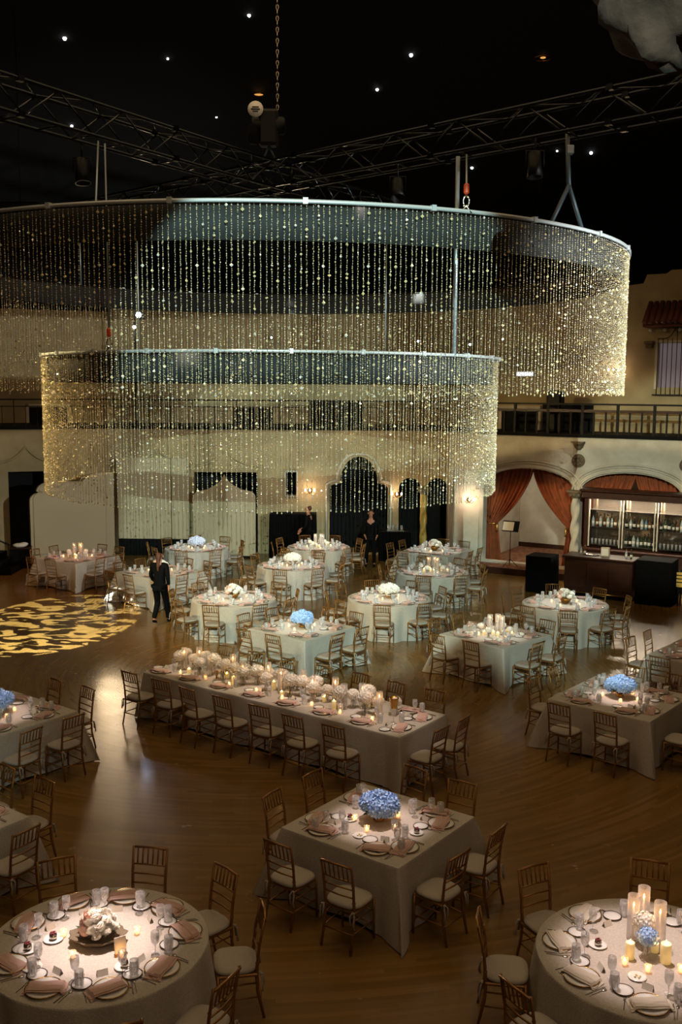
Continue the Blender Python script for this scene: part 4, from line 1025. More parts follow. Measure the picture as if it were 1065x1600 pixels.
def mk_hydrangea(m,nb=6,R0=.17,bowl='gold',seed=1,r=.095):
    def f():
        e=empty('hydrangea_bouquet'); mb=MB(); mb.lathe([(.05,0),(.06,.01),(.03,.03),(.05,.05),(.12,.085),(.145,.11),(.135,.11),(.11,.09),(0,.06)],18); obj('footed_bowl',mb,bowl,e)
        rs=random.Random(seed); src=None
        pos=[(0,0,.21)]+[(R0*.62*math.cos(2*PI*k/nb),R0*.62*math.sin(2*PI*k/nb),.155+.02*rs.random()) for k in range(nb)]
        for k,p in enumerate(pos):
            b=obj('bloom',bloom_mesh(r*rs.uniform(.9,1.1),m,seed*10+k,95,.027,.7),m,e); b.location=p; b.rotation_euler=(rs.random(),rs.random(),rs.random()*6)
        lf=MB()
        for k in range(7):
            a=k*.9+.3; c=Vector((.13*math.cos(a),.13*math.sin(a),.11)); u=Vector((math.cos(a),math.sin(a),-.2)); v=Vector((-math.sin(a),math.cos(a),0))
            lf.add([c,c+u*.03+v*.02,c+u*.07,c+u*.03-v*.02],[(0,1,2,3)])
        obj('leaves',lf,'leaf',e); return e
    return f
def rose_mb(r,seed):
    rs=random.Random(seed); mb=MB(); mb.sphere((0,0,.1*r),r*.72,r*.72,r*.62,12,7)
    for layer,(q,nn,el) in enumerate(((.35,3,70),(.62,5,48),(.85,6,25),(1.0,7,4))):
        for k in range(nn):
            a=2*PI*(k+.5*(layer%2))/nn+rs.uniform(-.15,.15); u=Vector((math.cos(a),math.sin(a),0)); v=Vector((-math.sin(a),math.cos(a),0)); h=math.sin(R(el))*r*.7
            c=u*r*q*.6+Vector((0,0,h*.5-.2*r)); w=r*(.42+.1*layer/3)
            V=[c-v*w*.6,c+v*w*.6,c+u*r*.22*q+v*w*.8+Vector((0,0,r*.55)),c+u*r*.22*q-v*w*.8+Vector((0,0,r*.55)),c+u*r*.40*q+Vector((0,0,r*.62))]
            mb.add(V,[(0,1,2,4,3)],True)
    return mb
def mk_roses(bowl='gold',n=14,seed=2,R0=.15,wide=False,nm='rose_bouquet'):
    def f():
        e=empty(nm)
        if wide:
            mb=MB(); N=26; V=[];F=[]
            for j,(rr,z) in enumerate(((.13,0),(.19,.04),(.235,.075),(.22,.078),(.17,.045),(.05,.03))):
                for k in range(N): a=2*PI*k/N; q=1+.07*math.sin(a*9)*(j>0); V.append((rr*q*math.cos(a)*1.05,rr*q*math.sin(a)*.75,z))
            for j in range(5):
                for k in range(N): k2=(k+1)%N; F.append((j*N+k,j*N+k2,(j+1)*N+k2,(j+1)*N+k))
            F.append(tuple(range(N))[::-1]); F.append(tuple(5*N+k for k in range(N)))
            mb.add(V,F,True); obj('ruffled_bowl',mb,bowl,e)
        else:
            mb=MB(); mb.lathe([(.05,0),(.065,.02),(.11,.08),(.12,.10),(.11,.10),(0,.07)],16); obj('bowl',mb,bowl,e)
        rs=random.Random(seed)
        for k in range(n):
            z=1-.85*(k/(n-1)); a=k*2.39996; q=math.sqrt(max(0,1-z*z))
            b=obj('rose_bloom',rose_mb(.062*rs.uniform(.85,1.15),seed*20+k),'petal_blush' if k%8==4 else 'petal_white',e)
            b.location=(R0*q*math.cos(a),R0*q*math.sin(a)*.9,.10+.14*z); b.rotation_euler=(q*.8*math.cos(a+PI/2)*1.0,q*.8*math.sin(a+PI/2),a)
        lf=MB()
        for k in range(9):
            a=k*.7+.3; c=Vector((R0*math.cos(a),R0*math.sin(a)*.85,.12)); u=Vector((math.cos(a),math.sin(a),.3)); v=Vector((-math.sin(a),math.cos(a),0))
            lf.add([c,c+u*.025+v*.018,c+u*.06,c+u*.025-v*.018],[(0,1,2,3)])
        obj('leaves',lf,'leaf',e); return e
    return f
def mk_stemvase(m,seed=4,h=.13,r=.075,nb=1):
    def f():
        e=empty('bud_vase'); mb=MB(); mb.lathe([(.03,0),(.034,.02),(.03,.07),(.025,.10),(.023,.10),(.028,.07),(0,.01)],12); obj('glass_vase',mb,'hurricane_glass',e)
        mb=MB(); mb.tube([(0,0,.01),(.004,0,h)],.004,5); mb.tube([(0,0,.01),(-.01,.01,h*.9)],.003,5); obj('stem',mb,'leaf',e)
        b=obj('bloom',bloom_mesh(r,m,seed,90,.018),m,e); b.location=(0,0,h+r*.55); return e
    return f
def mk_dessert(seed=1):
    e=empty('dessert_saucer'); mb=MB(); mb.lathe([(0,.003),(.05,.003),(.078,.012),(.078,.015),(.05,.007),(0,.007)],18); obj('saucer',mb,'porcelain',e)
    mb=MB(); mb.lathe([(0,.008),(.028,.008),(.032,.03),(.030,.05),(0,.05)],10); obj('silver_pot',mb,'steel',e)
    mb=MB(); 
    for k in range(6): mb.sphere((.016*math.cos(k),.016*math.sin(k),.056+.004*(k%2)),.011,.011,.009,6,4)
    obj('berries',mb,'berry',e); return e
mat('berry','#7a3238',.35); mat('butter','#e8dcae',.4)
def mk_butter():
    e=empty('butter_dish'); mb=MB(); mb.lathe([(0,.003),(.05,.003),(.075,.010),(.075,.013),(.05,.007),(0,.007)],18); obj('dish',mb,'porcelain',e)
    for k in range(4):
        mb=MB(); mb.sphere((.02*math.cos(k*1.7),.02*math.sin(k*1.7),.015),.011,.011,.008,8,5); obj('butter_curl',mb,'butter',e)
    return e
def mk_number():
    e=empty('table_number_card'); mb=MB(); mb.box(-.05,.05,-.004,.004,.012,.15,Matrix.Rotation(R(-10),4,'X')); obj('card_face',mb,'card',e)
    mb=MB(); mb.box(-.055,.055,-.02,.02,0,.014,bev=.003); obj('base',mb,'gold',e); return e
def mk_goldvase():
    e=empty('gold_goblet_vase'); mb=MB(); mb.lathe([(.04,0),(.042,.008),(.02,.02),(.03,.05),(.045,.14),(.062,.25),(.068,.27),(.064,.27),(.04,.14),(0,.05)],16); obj('cup',mb,'gold',e)
    mb=MB(); mb.lathe([(.064,.262),(.071,.262),(.071,.274),(.064,.274)],16); obj('lip_band',mb,'gold',e); return e
PR=dict(plate=P(mk_plate),bread=P(mk_bread),napkin=P(mk_napkin('napkin')),napkinw=P(mk_napkin('napkin_white')),tumbler=P(mk_tumbler),wine=P(mk_wine),
  fork=P(mk_fork),knife=P(mk_knife),spoon=P(mk_spoon),card=P(mk_card),votive=P(mk_votive),taper=P(mk_taper(.30)),taper_s=P(mk_taper(.20)),pillar=P(mk_pillar(.13)),pillar_s=P(mk_pillar(.08)),
  cyl=P(mk_cyl(.38,.05)),cyl_s=P(mk_cyl(.16,.045)),hy_blue=P(mk_hydrangea('hydrangea_blue',6,.17,'gold',1)),hy_pale=P(mk_hydrangea('hydrangea_pale',6,.17,'gold',2)),
  roses=P(mk_roses('gold',14,2)),roses_w=P(mk_roses('stone_relief',24,5,.135,True)),hy_white=P(mk_hydrangea('petal_white',6,.17,'gold',3)),
  vase_w=P(mk_stemvase('petal_white',4)),vase_b=P(mk_stemvase('hydrangea_blue',6,.12,.085)),dessert=P(mk_dessert),butter=P(mk_butter),number=P(mk_number),gvase=P(mk_goldvase))

# ------------------------------------------------------------ cloths
TH=.76
def cloth_round(r):
    n=128; V=[];F=[]; rs=random.Random(int(r*1000)+n); ph=rs.uniform(0,6); ph2=rs.uniform(0,6)
    rings=[(0.25,.0,0),(.6,.0,0),(.93,0,0),(1.0,.0,0),(1.008,-.006,0),(1.012,-.02,.02)]
    prof=[(r*q,TH+.008+dz,t) for q,dz,t in rings]+[(r*1.012+.06*t,TH-.01-(TH-.012)*t,t) for t in (.12,.25,.4,.55,.7,.85,1.0)]
    V.append((0,0,TH+.008))
    for q,z,t in prof:
        for k in range(n):
            a=2*PI*k/n; f=1.35*math.sin(13*a+ph+.5*math.sin(3*a))*.6+math.sin(21*a+ph2)*.25+math.sin(7*a+ph2)*.3
            rr=q+f*.055*t**.8; V.append((rr*math.cos(a),rr*math.sin(a),z))
    for k in range(n): F.append((0,1+k,1+(k+1)%n))
    for j in range(len(prof)-1):
        for k in range(n): k2=(k+1)%n; F.append((1+j*n+k,1+(j+1)*n+k,1+(j+1)*n+k2,1+j*n+k2))
    mb=MB(); mb.add(V,F,True); return mb
def cloth_rect(sx,sy,seed=1,flare=.24):
    hx,hy=sx/2,sy/2; rs=random.Random(seed); per=[]
    def side(p0,p1,nrm,L):
        n=int(L/.03)
        for i in range(n):
            t=i/n; e_=min(t,1-t)*L     # distance to the nearest corner
            per.append((p0[0]+(p1[0]-p0[0])*t,p0[1]+(p1[1]-p0[1])*t,nrm,e_,t*L,1 if t>.5 else -1,((p1[0]-p0[0])/L,(p1[1]-p0[1])/L)))
    side((-hx,-hy),(hx,-hy),(0,-1),sx); side((hx,-hy),(hx,hy),(1,0),sy); side((hx,hy),(-hx,hy),(0,1),sx); side((-hx,hy),(-hx,-hy),(-1,0),sy)
    n=len(per); V=[];F=[]
    lv=[(0,TH+.008),(.0,TH+.002),(.02,TH-.02)]+[(t,TH-(TH-.012)*t) for t in (.12,.25,.4,.55,.7,.85,1.0)]
    for li,(t,z) in enumerate(lv):
        for (x,y,nr,e_,s_,sg,dr) in per:
            cw=math.exp(-(e_/.12)**2)            # corner cone
            fold=math.exp(-((e_-.20)/.07)**2)     # the valley beside the cone
            wav=.010*math.sin(s_*9+seed)+.012*math.sin(s_*17+2*seed)*math.exp(-(e_/.5)**2)
            out=(.015+wav-.03*fold)*t + (.004 if li==1 else .006 if li>1 else 0)
            ox=nr[0]*out+dr[0]*sg*flare*.72*cw*t + nr[0]*flare*.55*math.exp(-(e_/.16)**2)*t
            oy=nr[1]*out+dr[1]*sg*flare*.72*cw*t + nr[1]*flare*.55*math.exp(-(e_/.16)**2)*t
            V.append((x+ox,y+oy,z+(.018*math.sin(s_*5+seed)*t if t==1 and e_>.25 else 0)+(.02 if t==1 and e_>.25 else 0)))
    for j in range(len(lv)-1):
        for k in range(n): k2=(k+1)%n; F.append((j*n+k,(j+1)*n+k,(j+1)*n+k2,j*n+k2))
    mb=MB(); mb.add(V,[f[::-1] for f in F],True)
    # flat top as a grid
    mb.add([(x,y,TH+.008) for x,y,*_ in per],[tuple(range(n))],False); return mb

# ------------------------------------------------------------ tables
def pin(c,power,col,tgtoff=(0,0),size=14,blend=.8):
    p=Vector((c[0],c[1],TH)); d=Vector((-1.3-c[0],19-c[1],0)); 
    src=p+Vector((d.x*.18,d.y*.18,0)); src.z=9.0
    return spot('table_pin_spot',src,(c[0]+tgtoff[0],c[1]+tgtoff[1],TH),power,col,size,blend,.05)
HN=['twelve','half past twelve','one','half past one','two','half past two','three','half past three','four','half past four','five','half past five','six','half past six','seven','half past seven','eight','half past eight','nine','half past nine','ten','half past ten','eleven','half past eleven']
def hours(dirs):
    used=set(); out=[]
    for (x,y) in dirs:
        a=math.degrees(math.atan2(x,y))%360; h=int(round(a/15))%24; best=None
        for dlt in (0,1,-1,2,-2,3,-3):
            q=(h+dlt)%24
            if q not in used: best=q; break
        used.add(best); out.append(HN[best]+" o'clock" if 'half' not in HN[best] else HN[best])
    return out
GRP=dict(chair='gold chairs with white cushions around the tables',plate='dinner plates on the tables',napkin='folded napkins on the dinner plates',bread='dark rimmed bread plates',
 tumbler='water tumblers on the tables',wine='stemmed wine glasses on the tables',fork='forks on the tables',knife='knives on the tables',spoon='spoons on the tables',card='place cards',
 votive='votive candles on the tables')
NAMECAT=dict(plate=('white dinner plate','plate'),napkin=('pink folded napkin','napkin'),napkinw=('cream folded napkin','napkin'),bread=('small dark-rimmed bread plate','plate'),tumbler=('cut-glass water tumbler','glass'),
 wine=('stemmed wine glass','glass'),fork=('steel fork','fork'),knife=('steel knife','knife'),spoon=('steel spoon','spoon'),card=('folded place card','card'))
def seen(p,mx=40,my=40):
    x,y=px(p); return -mx<x<1065+mx and -my<y<1600+my
def seat_set(kind_near,ex,ey,na,hl,tp,rs,nap='napkin',card=True):
    """one place setting; (ex,ey) table edge point, na outward angle"""
    c,s=math.cos(na),math.sin(na)
    def W(dx,dy):  # dx to the sitter's right seen from the seat looking in; dy inward
        ix,iy=-c,-s; rx,ry=iy,-ix
        return (ex+ix*dy+rx*dx, ey+iy*dy+ry*dx)
    rz=math.atan2(-s,-c)-PI/2
    z=TH+.009
    def put(k,dx,dy,dz=0,rot=0,g=None,scale=1):
        x,y=W(dx,dy)
        if not seen((x,y,z)): return
        lab,cat=NAMECAT[k]; PR[k].put((x,y,z+dz),rz+rot,f'{lab} at {hl} {tp}',cat,GRP['napkin' if k=='napkinw' else k],scale)
    j=lambda a: rs.uniform(-a,a)
    put('plate',j(.01),.19); put(nap,j(.01),.19,.0,PI/2*0+j(.12)+.35)
    put('bread',-.19+j(.01),.335); put('wine',.13+j(.015),.40,0,j(1)); put('tumbler',.22+j(.01),.33,0,j(1))
    put('fork',-.185,.17,0,j(.08)); put('knife',.18,.17,0,j(.08))
    if kind_near:
        put('spoon',.205,.175,0,j(.08))
        if card: put('card',-.03+j(.03),.42,0,j(.4))
def center(kind,cx,cy,tp,rz=0,rs=random):
    z=TH+.009
    def put(k,x,y,lab,cat,grp=None,scale=1,rot=None): return PR[k].put((cx+x,cy+y,z),rs.uniform(0,6) if rot is None else rot,lab+' '+tp,cat,grp,scale)
    def ringput(k,n,r,ph,lab,cat,grp):
        ps=[(r*rs.uniform(.88,1.12)*math.cos(ph+2*PI*i/n+rs.uniform(-.15,.15)),r*rs.uniform(.88,1.12)*math.sin(ph+2*PI*i/n)) for i in range(n)]
        for (x,y),h in zip(ps,hours(ps)): put(k,x,y,f'{lab} at {h}',cat,grp)
    if kind in ('blue','pale','whitehy'):
        k={'blue':'hy_blue','pale':'hy_pale','whitehy':'hy_white'}[kind]; nm={'blue':'blue hydrangea bouquet in a gold bowl','pale':'pale lilac hydrangea bouquet in a gold bowl','whitehy':'rounded white flower bouquet in a gold bowl'}[kind]
        put(k,0,.05,nm,'flowers','hydrangea bouquets',1.12); ringput('votive',5,.27,.5,'lit votive candle','candle',GRP['votive'])
    elif kind in ('roses','roses_w'):
        put(kind,0,.0,'white and blush rose bouquet in a bowl' if kind=='roses' else 'big white rose bouquet in ruffled brown bowl','flowers','rose bouquets',1.15 if kind=='roses' else 1.0,0)
        ringput('votive',5,.33,.4,'lit votive candle','candle',GRP['votive'])
    elif kind=='candles':
        ps=[(-.10,.06),(.06,.10),(.12,-.04)]
        for (x,y),h in zip(ps,hours(ps)):
            put('taper',x,y,f'tall lit taper candle at {h}','candle','taper candles'); put('cyl',x,y,f'tall glass cylinder at {h}','glass cylinder','glass cylinders')
        ps=[(-.22,-.05),(.02,-.17),(.24,.08),(-.05,-.05)]
        for (x,y),h in zip(ps,hours(ps)): put('pillar_s',x,y,f'short lit pillar candle at {h}','candle','pillar candles')
        ps=[(-.27,.15),(.26,-.13),(-.16,-.2),(.18,.22)]
        for (x,y),h in zip(ps,hours(ps)): put('vase_w',x,y,f'white bloom in bud vase at {h}','flowers','white bud vases',.8)
        ringput('votive',4,.36,.2,'lit votive candle','candle',GRP['votive'])
tables=[]
def make_table(shape,c,size,ang,tp,seats_,cent,near,pinp,pincol,nap='napkin',flare=.34,seedt=1,pinsize=14):
    rs=random.Random(seedt*31)
    tname='round_banquet_table' if shape=='r' else 'square_banquet_table' if shape=='s' else 'long_banquet_table'
    shp={'r':'round','s':'square','l':'long'}[shape]
    t=empty(tname,(c[0],c[1],0),ang if shape!='r' else 0); tag(t,f'{shp} banquet table top and legs under the cloth, {tp[3:]}','table','banquet tables under cloths')
    mb=MB(); 
    if shape=='r': mb.lathe([(0,TH-.03),(size-.03,TH-.03),(size-.03,TH-.002),(0,TH-.002)],32)
    else: mb.box(-size[0]/2+.02,size[0]/2-.02,-size[1]/2+.02,size[1]/2-.02,TH-.03,TH-.002)
    obj('tabletop',mb,'table_ply',t)
    lx=.5 if shape=='r' else size[0]/2-.2; ly=.5 if shape=='r' else size[1]/2-.2
    for a in (-1,1):
        for b in (-1,1): mb=MB(); mb.tube([(a*lx,b*ly,0),(a*lx,b*ly,TH-.03)],.018,6); obj('leg',mb,'iron',t)
    cl=obj('tablecloth',cloth_round(size) if shape=='r' else cloth_rect(size[0],size[1],seedt,flare),'linen'); cl.location=(c[0],c[1],0); cl.rotation_euler=(0,0,ang)
    tag(cl,f'floor-length pale {shp} tablecloth {tp}','tablecloth','floor-length tablecloths')
    # seats
    E=[]
    if shape=='r':
        for a in seats_: a=R(a); E.append((c[0]+size*math.cos(a),c[1]+size*math.sin(a),a))
    else:
        hx,hy=size[0]/2,size[1]/2; ca,sa=math.cos(ang),math.sin(ang)
        for (sd,off) in seats_:
            lx_,ly_,na={'f':(off,-hy,-PI/2),'b':(off,hy,PI/2),'r':(hx,off,0),'l':(-hx,off,PI)}[sd]
            E.append((c[0]+lx_*ca-ly_*sa,c[1]+lx_*sa+ly_*ca,na+ang))
    if shape=='l':
        cnt={}; hl=[]
        tot={}
        for sd,_ in seats_: tot[sd]=tot.get(sd,0)+1
        for sd,_ in seats_:
            k=cnt.get(sd,0); cnt[sd]=k+1
            hl.append({'f':f'{ORD[k]} from left, near side','b':f'{ORD[k]} from left, far side','r':('nearer','farther')[k%2]+' of two at right end'}[sd])
    else: hl=hours([(ex-c[0],ey-c[1]) for ex,ey,_ in E])
    for (ex,ey,na),h in zip(E,hl):
        d=.25+rs.uniform(-.03,.05); cxp,cyp=ex+d*math.cos(na),ey+d*math.sin(na)
        if seen((cxp,cyp,.6),70,190):
            pr=CH_N if near else CH_F
            pr.put((cxp,cyp,0),na+PI/2+rs.uniform(-.10,.10),(f"gold white-cushioned chair at {h}, {tp.replace('on ','by ',1)}" if shape!='l' else f'gold chair {h} {tp}'),'chair',GRP['chair'])
        if shape=='l': seat_set(near,ex,ey,na,h,tp,rs,nap)
        else: seat_set(near,ex,ey,na,h,tp,rs,nap)
    if cent: center(cent,c[0],c[1],tp,0,rs)
    if pinp: pin(c,pinp,pincol,(0,0),pinsize)
PK=(1,.80,.76); WH=(.95,1,.93); WM=(1,.83,.62)
def deg(a): return R(a)
sq8=[('f',-.36),('f',.36),('r',-.36),('r',.36),('b',-.36),('b',.36),('l',-.36),('l',.36)]
A9=[90,50,10,-30,-70,-110,-150,170,130]
# the square tables: ang is the direction of the edge that runs down to the right
make_table('r',(-2.06,8.0),.93,0,'on front left round table',[121,84,47,12,-33,-70,-110,-150,158],'roses_w',True,6500,PK,seedt=1,pinsize=10)
make_table('r',(2.62,7.85),.93,0,'on front right round table',[121,73,28,-17,-62,-107,-152,166],None,True,3600,PK,'napkinw',seedt=2,pinsize=12)
make_table('s',(.44,10.40),(1.52,1.52),deg(-37),'on front centre square table',sq8,'blue',True,3000,PK,seedt=3,pinsize=9)
make_table('s',(4.34,14.9),(1.62,1.62),deg(-40),'on right-hand blue-flowered square table',sq8,'blue',True,3400,PK,seedt=4,pinsize=8)
make_table('s',(-4.96,13.93),(1.6,1.6),deg(-37),'on left-edge blue-flowered table',sq8,'blue',True,2200,PK,seedt=5,pinsize=9)
make_table('s',(-4.53,10.33),(1.58,1.58),deg(-37),'on lowest left-edge square table',sq8,'roses',True,300,WM,seedt=6)
make_table('s',(3.0,18.8),(1.52,1.52),deg(-46),'on right candlelit square table',sq8,'candles',True,2430,WH,seedt=7,pinsize=11)
make_table('s',(-.76,19.25),(1.5,1.5),deg(-40),'on blue-flowered table behind long table',sq8,'blue',False,2187,WH,seedt=8,pinsize=11)
make_table('s',(6.62,17.45),(1.6,1.6),deg(-41),'on cut-off right-edge table',sq8,'roses',False,500,PK,seedt=9,pinsize=9)
make_table('r',(4.99,21.65),.93,0,'on round table before the bar',[89,44,4,-35,-62,-99,-137,171,130],'roses',False,2916,WH,seedt=10)
make_table('r',(-2.4,21.95),.93,0,'on round table right of walking woman',[92,52,12,-28,-62,-105,-142,172,132],'roses',False,2430,WH,seedt=11)
make_table('r',(1.1,22.1),.93,0,'on middle white-bloom round table',[104,64,24,-16,-58,-98,-140,180,142],'whitehy',False,2430,WH,seedt=12)
make_table('r',(-1.29,26.2),.93,0,'on fourth-row white-bloom round table',[100,60,20,-20,-60,-100,-140,180,140],'whitehy',False,2430,WH,seedt=13)
make_table('r',(2.38,25.4),.93,0,'on candlelit round table before pier',[95,55,15,-25,-65,-105,-145,175,135],'candles',False,2430,WH,seedt=14)
make_table('r',(-.66,29.3),.93,0,'on farthest round table before archway',[110,70,30,-10,-50,-90,-130,-170,150],'candles',False,2187,WH,seedt=15)
make_table('s',(2.75,28.75),(1.6,1.6),deg(-32),'on farthest square table by arches',sq8,'roses',False,2187,WH,seedt=16)
make_table('r',(-4.25,29.0),.93,0,'on round table before cream backdrop',[100,60,20,-20,-60,-100,-140,180,140],'pale',False,2187,WH,seedt=17)
make_table('s',(-7.33,27.3),(1.6,1.6),deg(-32),'on pink-lit far-left table',sq8,'candles',False,900,(1,.62,.55),seedt=18)
make_table('s',(-4.64,25.15),(1.6,1.6),deg(-41),'on table behind walking woman',sq8,'roses',False,800,WM,seedt=19)
# long table
LA=math.atan2(-3.04,4.08); n_=(math.cos(LA+PI/2),math.sin(LA+PI/2)); u_=(math.cos(LA),math.sin(LA))
LC=(-3.26+u_[0]*2.545+n_[0]*.6,16.1+u_[1]*2.545+n_[1]*.6)
TPL='of the long table'
make_table('l',LC,(5.09,1.22),LA,TPL,[('f',-2.37+.69*k) for k in range(7)]+[('b',-2.25+.72*k) for k in range(7)]+[('r',-.28),('r',.28)],None,True,0,PK,flare=.16,seedt=20)
for k in range(5):
    q=-2.0+k*1.0; qx,qy=LC[0]+u_[0]*q,LC[1]+u_[1]*q; spot('table_pin_spot',(qx+.3,qy-1.7,8.8),(qx,qy,TH+.1),1500,(1,.82,.72) if k>1 else WM,12,.8,.05)
rs=random.Random(9); z=TH+.009
def LP(a,b): return (LC[0]+u_[0]*a+n_[0]*b, LC[1]+u_[1]*a+n_[1]*b, z)
tap=[-2.12,-1.95,-1.55,-1.18,-.80,-.42,.0,.30,.62,.92,1.22,1.42,1.85]
for k,a in enumerate(tap):
    b=.10*(1 if k%2 else -1)*.9; p=LP(a,b)
    PR['taper'].put(p,0,f'tall lit taper candle, {ORD[k]} from the left along the long table','candle','taper candles',rs.uniform(.85,1.02))
    PR['cyl'].put(p,0,f'tall glass cylinder, {ORD[k]} from the left along the long table','glass cylinder','glass cylinders')
for k in range(12):
    a=-1.9+k*.335; p=LP(a,-.20 if k%3==0 else .21 if k%3==1 else 0.0)
    PR['pillar' if k%2 else 'pillar_s'].put(p,0,f'lit cream pillar candle, {ORD[k]} from the left on the long table','candle','pillar candles')
for k in range(28):
    a=-2.33+k*.158; p=LP(a+rs.uniform(-.02,.02),(.15,-.12,.02)[k%3]+rs.uniform(-.03,.03))
    PR['vase_w'].put(p,rs.uniform(0,6),f'white bloom in a glass bud vase, {ORDL[k]} from the left, long table','flowers','white bud vases',rs.uniform(1.1,1.6))
for k in range(8):
    a=-2.0+k*.55; p=LP(a,-.3+.03*(k%2)); PR['votive'].put(p,0,f'lit votive candle, {ORD[k]} from the left along the long table','candle',GRP['votive'])
PR['gvase'].put(LP(1.98,.1),0,'empty gold goblet vase near the right end of the long table','vase','gold goblet vases')
PR['gvase'].put(LP(-1.35,-.12),0,'short gold goblet vase among flowers at left half of long table','vase','gold goblet vases',.45)
# front right table centrepiece
def cr(k,pxl,lab,cat,grp=None,scale=1,rz=0):
    PR[k].put((pxl[0],pxl[1],z),rz,lab,cat,grp,scale)
T2='on front right round table'
cr('cyl',(2.55,8.10),'left tall glass cylinder '+T2,'glass cylinder','glass cylinders',1.05); cr('taper',(2.55,8.10),'left tall lit taper candle '+T2,'candle','taper candles',.95)
cr('cyl',(2.74,7.98),'right tall glass cylinder '+T2,'glass cylinder','glass cylinders',1.05); cr('taper',(2.74,7.98),'right tall lit taper candle '+T2,'candle','taper candles',.95)
cr('cyl',(2.68,8.24),'rear tall glass cylinder '+T2,'glass cylinder','glass cylinders',1.05); cr('taper',(2.68,8.24),'rear tall lit taper candle '+T2,'candle','taper candles',.95)
cr('vase_b',(2.60,7.84),'single blue hydrangea bloom in a glass vase '+T2,'flowers','bud vases')
cr('vase_w',(2.62,8.02),'white bloom in a bud vase behind the blue one '+T2,'flowers','bud vases',1.2)
cr('pillar',(2.44,7.80),'lit cream pillar candle left of the blue bloom '+T2,'candle','pillar candles',1.1)
cr('pillar',(2.72,7.74),'lit cream pillar candle right of the blue bloom '+T2,'candle','pillar candles',1.3)
cr('pillar_s',(2.68,7.90),'short lit pillar candle behind the blue bloom '+T2,'candle','pillar candles')
for (x,y),nm in zip(((2.37,7.70),(2.53,7.60),(2.80,7.60)),('left','middle','right')): cr('votive',(x,y),f'{nm} round lit votive candle before the blue bloom '+T2,'candle',GRP['votive'])
cr('dessert',(2.22,7.98),'saucer with a silver pot of berries left of the candles '+T2,'saucer','dessert saucers')
cr('butter',(2.42,7.52),'small butter dish before the candles '+T2,'dish','butter dishes'); 
T1='on front left round table'
for (x,y),lab in (((-1.75,7.62),'saucer with silver berry pot right of the bouquet'),((-2.45,8.02),'saucer with silver berry pot left of the bouquet'),((-2.62,7.86),'saucer with a silver pot farthest left')): cr('dessert',(x,y),lab+' '+T1,'saucer','dessert saucers',1.1)
cr('butter',(-2.50,7.60),'butter dish left of the votives '+T1,'dish','butter dishes',1.1)
cr('number',(-1.82,7.80),'upright table number card in a gold base '+T1,'card','table number cards',1,.5)
T3='on front centre square table'
for (x,y),lab in (((.12,10.45),'saucer with silver berry pot left of the hydrangeas'),((.83,10.12),'saucer with silver berry pot right of the hydrangeas')): cr('dessert',(x,y),lab+' '+T3,'saucer','dessert saucers')
cr('butter',(.22,10.05),'small butter dish before the hydrangeas '+T3,'dish','butter dishes')

# ------------------------------------------------------------ people
def skinmesh(nm,joints,edges,m,root,sub=2,parent=None):
    names=list(joints); idx={k:i for i,k in enumerate(names)}
    me=bpy.data.meshes.new(nm); me.from_pydata([joints[k][0] for k in names],[(idx[a],idx[b]) for a,b in edges],[])
    o=bpy.data.objects.new(nm,me); COL.objects.link(o); sk=o.modifiers.new('s','SKIN'); sk.use_smooth_shade=True
    for i,k in enumerate(names):
        r=joints[k][1]; r=r if isinstance(r,tuple) else (r,r); me.skin_vertices[0].data[i].radius=r; me.skin_vertices[0].data[i].use_root=(k==root)
    sb=o.modifiers.new('b','SUBSURF'); sb.levels=sub; sb.render_levels=sub
    dg=bpy.context.evaluated_depsgraph_get(); dg.update(); m2=bpy.data.meshes.new_from_object(o.evaluated_get(dg)); bpy.data.objects.remove(o)
    m2.materials.clear(); m2.materials.append(MATS[m])
    for p in m2.polygons: p.use_smooth=True
    return obj(nm,m2,None,parent)
